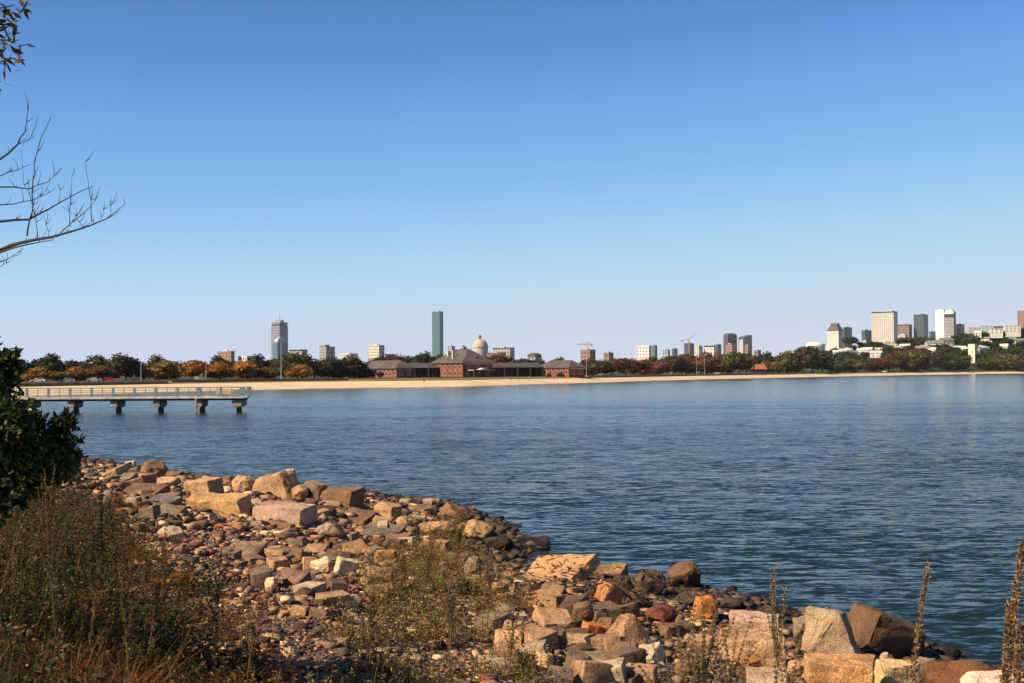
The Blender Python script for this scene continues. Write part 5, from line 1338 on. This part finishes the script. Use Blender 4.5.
# tall dry seed stalks
def stalk(name, u0_, v0, u1, v1, Y, label, thick=1.0, dens=1.0, col=None, branch=0):
    b0 = at(u0_, v0, Y); g0 = float(near_z(b0[0], b0[1])); tp = at(u1, v1, Y)
    dirv = (tp - b0) / (tp[2] - b0[2]); ft = b0 + dirv * (g0 - b0[2] - .03)
    rt_ = empty(name, tuple(ft), 0, label, 'dry plant', 'tall dry seed stalks at the water side')
    ax = tp - ft; Ls = np.linalg.norm(ax); stems = [(np.zeros(3), ax, 1.0)]
    for k in range(branch):
        t = random.uniform(.3, .75); a0 = ax * t; dd = ax * random.uniform(.2, .42) + np.array([random.choice([-1, 1]) * random.uniform(.06, .16), random.uniform(-.1, .1), 0]); stems.append((a0, dd, .6))
    mb = MB(); parts = []
    for (a0, dd, f_) in stems:
        pts = [a0 + dd * t + np.array([math.sin(t * 5 + u0_) * .008, 0, 0]) for t in np.linspace(0, 1, 7)]
        mb.tube(pts, [.007 * thick * f_ * (1 - .75 * t) + .001 for t in np.linspace(0, 1, 7)], 6)
        n_ = int(620 * dens * np.linalg.norm(dd)); t = rng.uniform(.2 if f_ == 1 else .05, 1, n_)
        # seeds sit in whorls up the stem
        t = np.round(t * 26 * np.linalg.norm(dd)) / (26 * np.linalg.norm(dd)) + rng.normal(0, .006, n_); t = t.clip(0, 1.01)
        v_ = rand_unit(n_); c = a0 + dd * t[:, None] + np.stack([np.sin(t * 5 + u0_) * .008, 0 * t, 0 * t], 1) + v_ * np.array([1, 1, .5]) * (.016 * thick * f_ * (1.25 - .8 * t))[:, None]
        d = v_ + np.array([0, 0, .8]); d /= np.linalg.norm(d, axis=1, keepdims=True)
        V, q = kites(c, d, rand_unit(n_), rng.uniform(.012, .03, n_) * thick, rng.uniform(.008, .015, n_) * thick)
        parts.append((V, q, np.repeat(pick(col or [(.30, .18, .085), (.2, .12, .06), (.38, .25, .12), (.12, .08, .04)], n_), 4, 0)))
    V, P_, C_ = join(parts)
    mb.build('stem', M_DRYSTEM, rt_)
    link('seed_head', bulk('seed_head', V, P_, C_), M_WEED, rt_)
stalk('seed_stalk', 911, 690, 929, 567, 8.2, 'single tall brown seed stalk before the speckled boulder', .95, 1.1)
stalk('seed_stalk', 1006, 690, 1024, 543, 7.8, 'tallest brown seed stalk at the right edge', 1.15, 1.5)
stalk('seed_stalk', 1004, 690, 1011, 603, 7.7, 'shorter thick seed stalk left of the tallest one', 1.2, 1.6)
stalk('seed_stalk', 1019, 690, 1022, 622, 7.6, 'low seed stalk in the right corner below the tallest', 1.4, 1.4)
YG = [(.22, .17, .06), (.16, .12, .045), (.28, .2, .08)]
stalk('weed_stalk', 776, 690, 784, 588, 9.6, 'yellowish branching dry weed before the long tan block', .7, .8, YG, 6)
stalk('weed_stalk', 792, 692, 800, 640, 9.3, 'small yellowish weed left of the big orange tan block', .7, .8, YG, 4)
stalk('weed_stalk', 702, 690, 716, 612, 10.2, 'bushy dry weed before the bright orange boulder', .75, .8, YG, 9)
stalk('weed_stalk', 684, 690, 678, 622, 10.0, 'dry weed left of the bushy one by the dark red boulder', .7, .8, YG, 8)
stalk('weed_stalk', 730, 690, 738, 628, 10.4, 'dry weed with upright twigs right of the bushy one', .65, .8, YG, 8)
stalk('weed_stalk', 664, 695, 652, 640, 9.8, 'short dry weed left of the buff rock', .65, .8, YG, 7)

WG = [(.2, .14, .035), (.13, .10, .026), (.28, .18, .05), (.16, .07, .018)]
for (a_, b_, c_, d_, Y_, lb, th, br) in [
    (452, 575, 466, 508, 22, 'wispy olive weed rising before the flattened orange boulder', 1.5, 8), (424, 590, 436, 528, 20, 'wispy weed left of the one before the flattened boulder', 1.4, 8),
    (398, 620, 404, 548, 17, 'bushy olive weed right of the square orange rock', 1.3, 9), (368, 660, 374, 578, 14.5, 'tall olive weed at the left of the middle weed patch', 1.1, 9),
    (488, 620, 492, 548, 18, 'wispy weed beside the grey boulder at the inlet', 1.3, 8), (448, 680, 455, 590, 14, 'tall olive weed in the middle of the weed patch', 1.1, 9), (508, 680, 515, 600, 14.5, 'olive weed at the right of the middle weed patch', 1.1, 8)]:
    stalk('weed_stalk', a_, b_, c_, d_, Y_, lb, th * .8, .55, WG, br)
for (a_, b_, c_, d_, Y_, lb) in [(96, 600, 112, 488, 12, 'tall rusty weed stem left of the orange flowers'), (150, 640, 168, 520, 12, 'tall brown weed stem behind the orange flowers'), (214, 660, 222, 548, 12.5, 'tall weed stem at the right edge of the left weeds'),
                               (52, 580, 44, 470, 11.5, 'tall weed stem just below the dark shrub'), (130, 680, 118, 560, 11, 'tall brown stem low in the left weeds'), (246, 680, 262, 590, 12, 'thin weed stem where the weeds meet the cobbles')]:
    stalk('weed_stalk', a_, b_, c_, d_, Y_, lb, .8, .6, [(.16, .08, .02), (.1, .07, .02), (.2, .12, .03), (.06, .05, .014)], 7)

# orange flowered goldenrod clumps
GOLD = [(142, 506, 19, .45, 'largest orange flowered clump beside the blue grey rock'), (120, 498, 20, .35, 'orange flowered clump nearest the dark shrub'), (162, 588, 14.5, .3, 'orange flowered clump in the middle of the left weeds'),
        (182, 583, 14.5, .3, 'orange flowered clump at the right edge of the left weeds'), (92, 604, 12, .28, 'small orange flower head low in the dark weeds')]
for (u, v, Y, sz, lb) in GOLD:
    p = on_near(u, v + 12); g0 = float(near_z(p[0], p[1])); s = p[1] / F
    rt_ = empty('flowering_weed', (p[0], p[1], g0), 0, lb, 'flowers', 'orange flowered weeds on the bank')
    mb = MB(); parts = []; top = at(u, v, p[1])[2] - g0
    for k in range(9):
        e = np.array([random.uniform(-1, 1) * sz * .45, random.uniform(-1, 1) * sz * .4, max(.25, min(.75, top) + random.uniform(-.12, .08))])
        mb.tube([(random.uniform(-.05, .05), random.uniform(-.05, .05), -.03), tuple(e * np.array([.5, .5, .6])), tuple(e)], [.005, .004, .002], 5)
        n_ = 24; c = e + rng.normal(0, 1, (n_, 3)) * np.array([.04, .04, .025]); V, q = kites(c, rand_unit(n_), rand_unit(n_), rng.uniform(.02, .05, n_), .02)
        link('flower_head', bulk('flower_head', V, [q], np.repeat(pick([(.32, .12, .01), (.38, .16, .015), (.24, .09, .01)], n_), 4, 0)), M_WEED, rt_)
        n_ = 14; c = e * rng.uniform(.2, .9, (n_, 1)); V, q = kites(c, rand_unit(n_), rand_unit(n_), rng.uniform(.04, .08, n_), .015)
        parts.append((V, q, np.repeat(pick(GREEN, n_), 4, 0)))
    mb.build('stem', M_DRYSTEM, rt_)
    V, P_, C_ = join(parts); link('foliage', bulk('foliage', V, P_, C_), M_WEED, rt_)

# ------------------------------------------------------------------ bare tree and leafy tree overhanging from the left
TY = 7.2
tb = np.array([-4.4, TY, 0.0]); tb[2] = float(near_z(tb[0], tb[1])) - .1
bare = empty('bare_tree', tuple(tb), 0, 'leafless tree whose twiggy boughs reach in from the left', 'tree')
def bp_(u, v, dy=0.0): return at(u, v, TY + dy) - tb
M_TWIG = simple('twig_bark', (.055, .043, .036), .85, .3, 14)
def limb(pts, r_0, r_1, dy0=0.0, dy1=0.0, n=7, name='branch'):
    P_ = [bp_(u, v, dy0 + (dy1 - dy0) * i / max(1, len(pts) - 1)) for i, (u, v) in enumerate(pts)]
    out = []                                    # smooth the traced line a little and give it small crooks
    for i in range(len(P_) - 1):
        for t in (0, .5):
            q = P_[i] * (1 - t) + P_[i + 1] * t
            out.append(q + (np.array([random.uniform(-1, 1), random.uniform(-1, 1), random.uniform(-1, 1)]) * .006 if t else 0))
    out.append(P_[-1]); m_ = len(out)
    o = MB().tube(out, [.6 * (r_0 + (r_1 - r_0) * (i / (m_ - 1)) ** .8) for i in range(m_)], n).build(name, M_TWIG, bare)
    tw_ = MB()
    for k in range(int(m_ * .9)):
        q = out[random.randrange(m_ // 3, m_)]; ln = random.uniform(.02, .11); dx = random.uniform(-.3, .8)
        e = q + np.array([dx, random.uniform(-.4, .4), random.uniform(.3, 1)]) * ln
        tw_.tube([tuple(q), tuple((q + e) / 2 + np.array([.004, 0, -.004])), tuple(e)], [.0022, .0016, .0008], 4)
    tw_.build('twigs', M_TWIG, o)
    return o
top = np.array([.1, .0, 5.6])
MB().tube([(0, 0, -.2), (.03, .02, 1.2), (-.02, 0, 2.6), (.06, .03, 4.2), tuple(top)], [.15, .12, .10, .07, .03], 10).build('trunk', M_BARK, bare)
hub = (W / 2 + F * (tb[0]) / TY)
limb([(hub + 4, 330), (-160, 300), (-70, 268), (0, 250.5), (20, 243), (52, 237), (80, 229), (106, 219), (125, 204)], .035, .0022)
limb([(-70, 268), (0, 252.5), (25, 245), (52, 240)], .014, .004, 0, -.15)
limb([(hub + 4, 250), (-100, 228), (0, 221.5), (29, 219.5), (49, 209), (70, 197), (94, 186)], .022, .0025, .2, .35)
limb([(27, 236), (30, 218), (33, 205), (33, 180), (34, 164), (41, 138), (51, 117)], .009, .003, 0, .1)
limb([(hub + 4, 190), (-70, 180), (0, 159), (18, 144), (25, 132), (28, 111)], .018, .0025, -.2, -.3)
limb([(18, 144), (26, 141), (31, 136)], .004, .002, -.25, -.25)
limb([(-50, 190), (0, 176), (18, 170), (31, 164)], .008, .002, .1, .1)
limb([(-60, 195), (0, 187), (29, 189), (48, 182), (62, 168)], .011, .002, .4, .5)
limb([(-60, 210), (0, 205), (14, 204), (33, 200), (48, 193)], .009, .002, .3, .4)
limb([(70, 227), (70, 205), (72, 176)], .005, .0015); limb([(92, 222), (91, 200), (88, 180), (85, 162)], .005, .0015)
limb([(57, 237), (72, 222), (88, 209), (95, 201)], .006, .0018, 0, .1); limb([(109, 217), (111, 210), (110, 203)], .003, .0015)
limb([(38, 238), (36, 222), (35, 208)], .004, .0015); limb([(84, 227), (76, 216), (61, 206)], .003, .0012)
limb([(49, 239), (46, 225), (43, 214)], .003, .0012); limb([(-90, 280), (0, 262), (10, 258), (17, 253)], .008, .0015, .2, .3)
limb([(-90, 284), (0, 267), (6, 263)], .006, .0015, -.1, -.1); limb([(33, 205), (24, 185), (21, 150)], .004, .0012, .05, .1)
limb([(49, 209), (58, 204), (60, 190)], .003, .0012, .3, .3); limb([(100, 221), (104, 214), (103, 206)], .0025, .0012)
limb([(hub + 4, 300), (hub - 80, 220), (hub - 160, 120)], .04, .008, 0, .6); limb([(hub + 2, 200), (hub + 90, 120), (hub + 150, 20)], .03, .006, 0, .8); limb([(hub + 4, 120), (hub - 60, 20), (hub - 40, -120)], .03, .006, 0, -.5)

LY = 5.2
lb_ = np.array([-3.9, LY, 0.0]); lb_[2] = float(near_z(lb_[0], lb_[1])) - .1
leafy = empty('leafy_tree', tuple(lb_), 0, 'tree with browning leaves whose twig tip hangs in the top left corner', 'tree')
def lp(u, v, dy=0): return at(u, v, LY + dy) - lb_
MB().tube([(0, 0, -.2), (-.12, .05, 1.2), (-.16, -.06, 2.4), (.03, -.02, 3.6), (.1, 0, 4.3), (.12, .05, 5.2)], [.13, .11, .095, .08, .06, .02], 9).build('trunk', M_BARK, leafy)
tw = [[(-430, 40), (-200, -20), (-60, 20), (0, 50), (10, 72)], [(-60, 20), (0, 28), (14, 20), (21, 12)], [(-40, 10), (0, 8), (10, 6), (14, 5)], [(-60, 30), (0, 62), (12, 58), (22, 62)], [(-40, 40), (0, 90)], [(0, 40), (8, 40), (14, 42)],
      [(-430, 0), (-300, -120), (-200, -200)], [(-430, 100), (-560, 0), (-640, -80)]]
mb = MB()
for t_ in tw: mb.tube([tuple(lp(u, v)) for u, v in t_], [max(.0018, .02 * (1 - i / (len(t_) - 1)) if t_[0][0] < -100 else .004 * (1 - .6 * i / len(t_))) for i in range(len(t_))], 6)
bpts = [lp(t_[i][0] + (t_[i + 1][0] - t_[i][0]) * f_, t_[i][1] + (t_[i + 1][1] - t_[i][1]) * f_) for t_ in tw for i in range(len(t_) - 1) for f_ in (0, .33, .66, 1)]
sp_ = []
for (u, v, n_, rr) in [(10, 8, 5, 6), (4, 20, 6, 6), (16, 26, 2, 4), (6, 40, 7, 6), (3, 50, 8, 6), (14, 52, 7, 7), (20, 60, 5, 5), (4, 60, 7, 6), (2, 86, 5, 4), (-30, 20, 50, 22), (-60, 60, 40, 30), (-120, 20, 50, 50), (-40, 90, 20, 16), (-220, -60, 60, 70), (-330, -120, 60, 80), (-560, -20, 60, 90)]:
    if rr >= 16:                              # outer twigs, each carrying its own leaves
        for k in range(max(3, n_ // 5)):
            e = lp(u + random.gauss(0, rr * .8), v + random.gauss(0, rr * .8), random.uniform(-.35, .35)); s0 = min(bpts, key=lambda q: np.linalg.norm(q - e))
            if np.linalg.norm(s0 - e) > .9: continue
            mb.tube([tuple(s0), tuple((s0 + e) / 2 + np.array([.01, .01, .02])), tuple(e)], [.004, .003, .0012], 5)
            for _ in range(9): sp_.append(s0 + (e - s0) * random.uniform(.3, 1.02))
        continue
    for _ in range(n_): sp_.append(lp(u + random.gauss(0, rr * .6), v + random.gauss(0, rr * .6), random.uniform(-.25, .25) * (1 if rr < 10 else 2)))
mb.build('branch', M_TWIG, leafy)
c = np.array(sp_); n_ = len(c); d = rand_unit(n_); d[:, 2] -= .2; d[:, 0] += .35; d /= np.linalg.norm(d, axis=1, keepdims=True)
V, q = kites(c, d, rand_unit(n_), rng.uniform(.035, .06, n_), rng.uniform(.013, .02, n_))
link('foliage', bulk('foliage', V, [q], np.repeat(pick([(.07, .06, .02), (.12, .07, .02), (.3, .12, .015), (.05, .05, .015)], n_), 4, 0)), M_WEED, leafy)
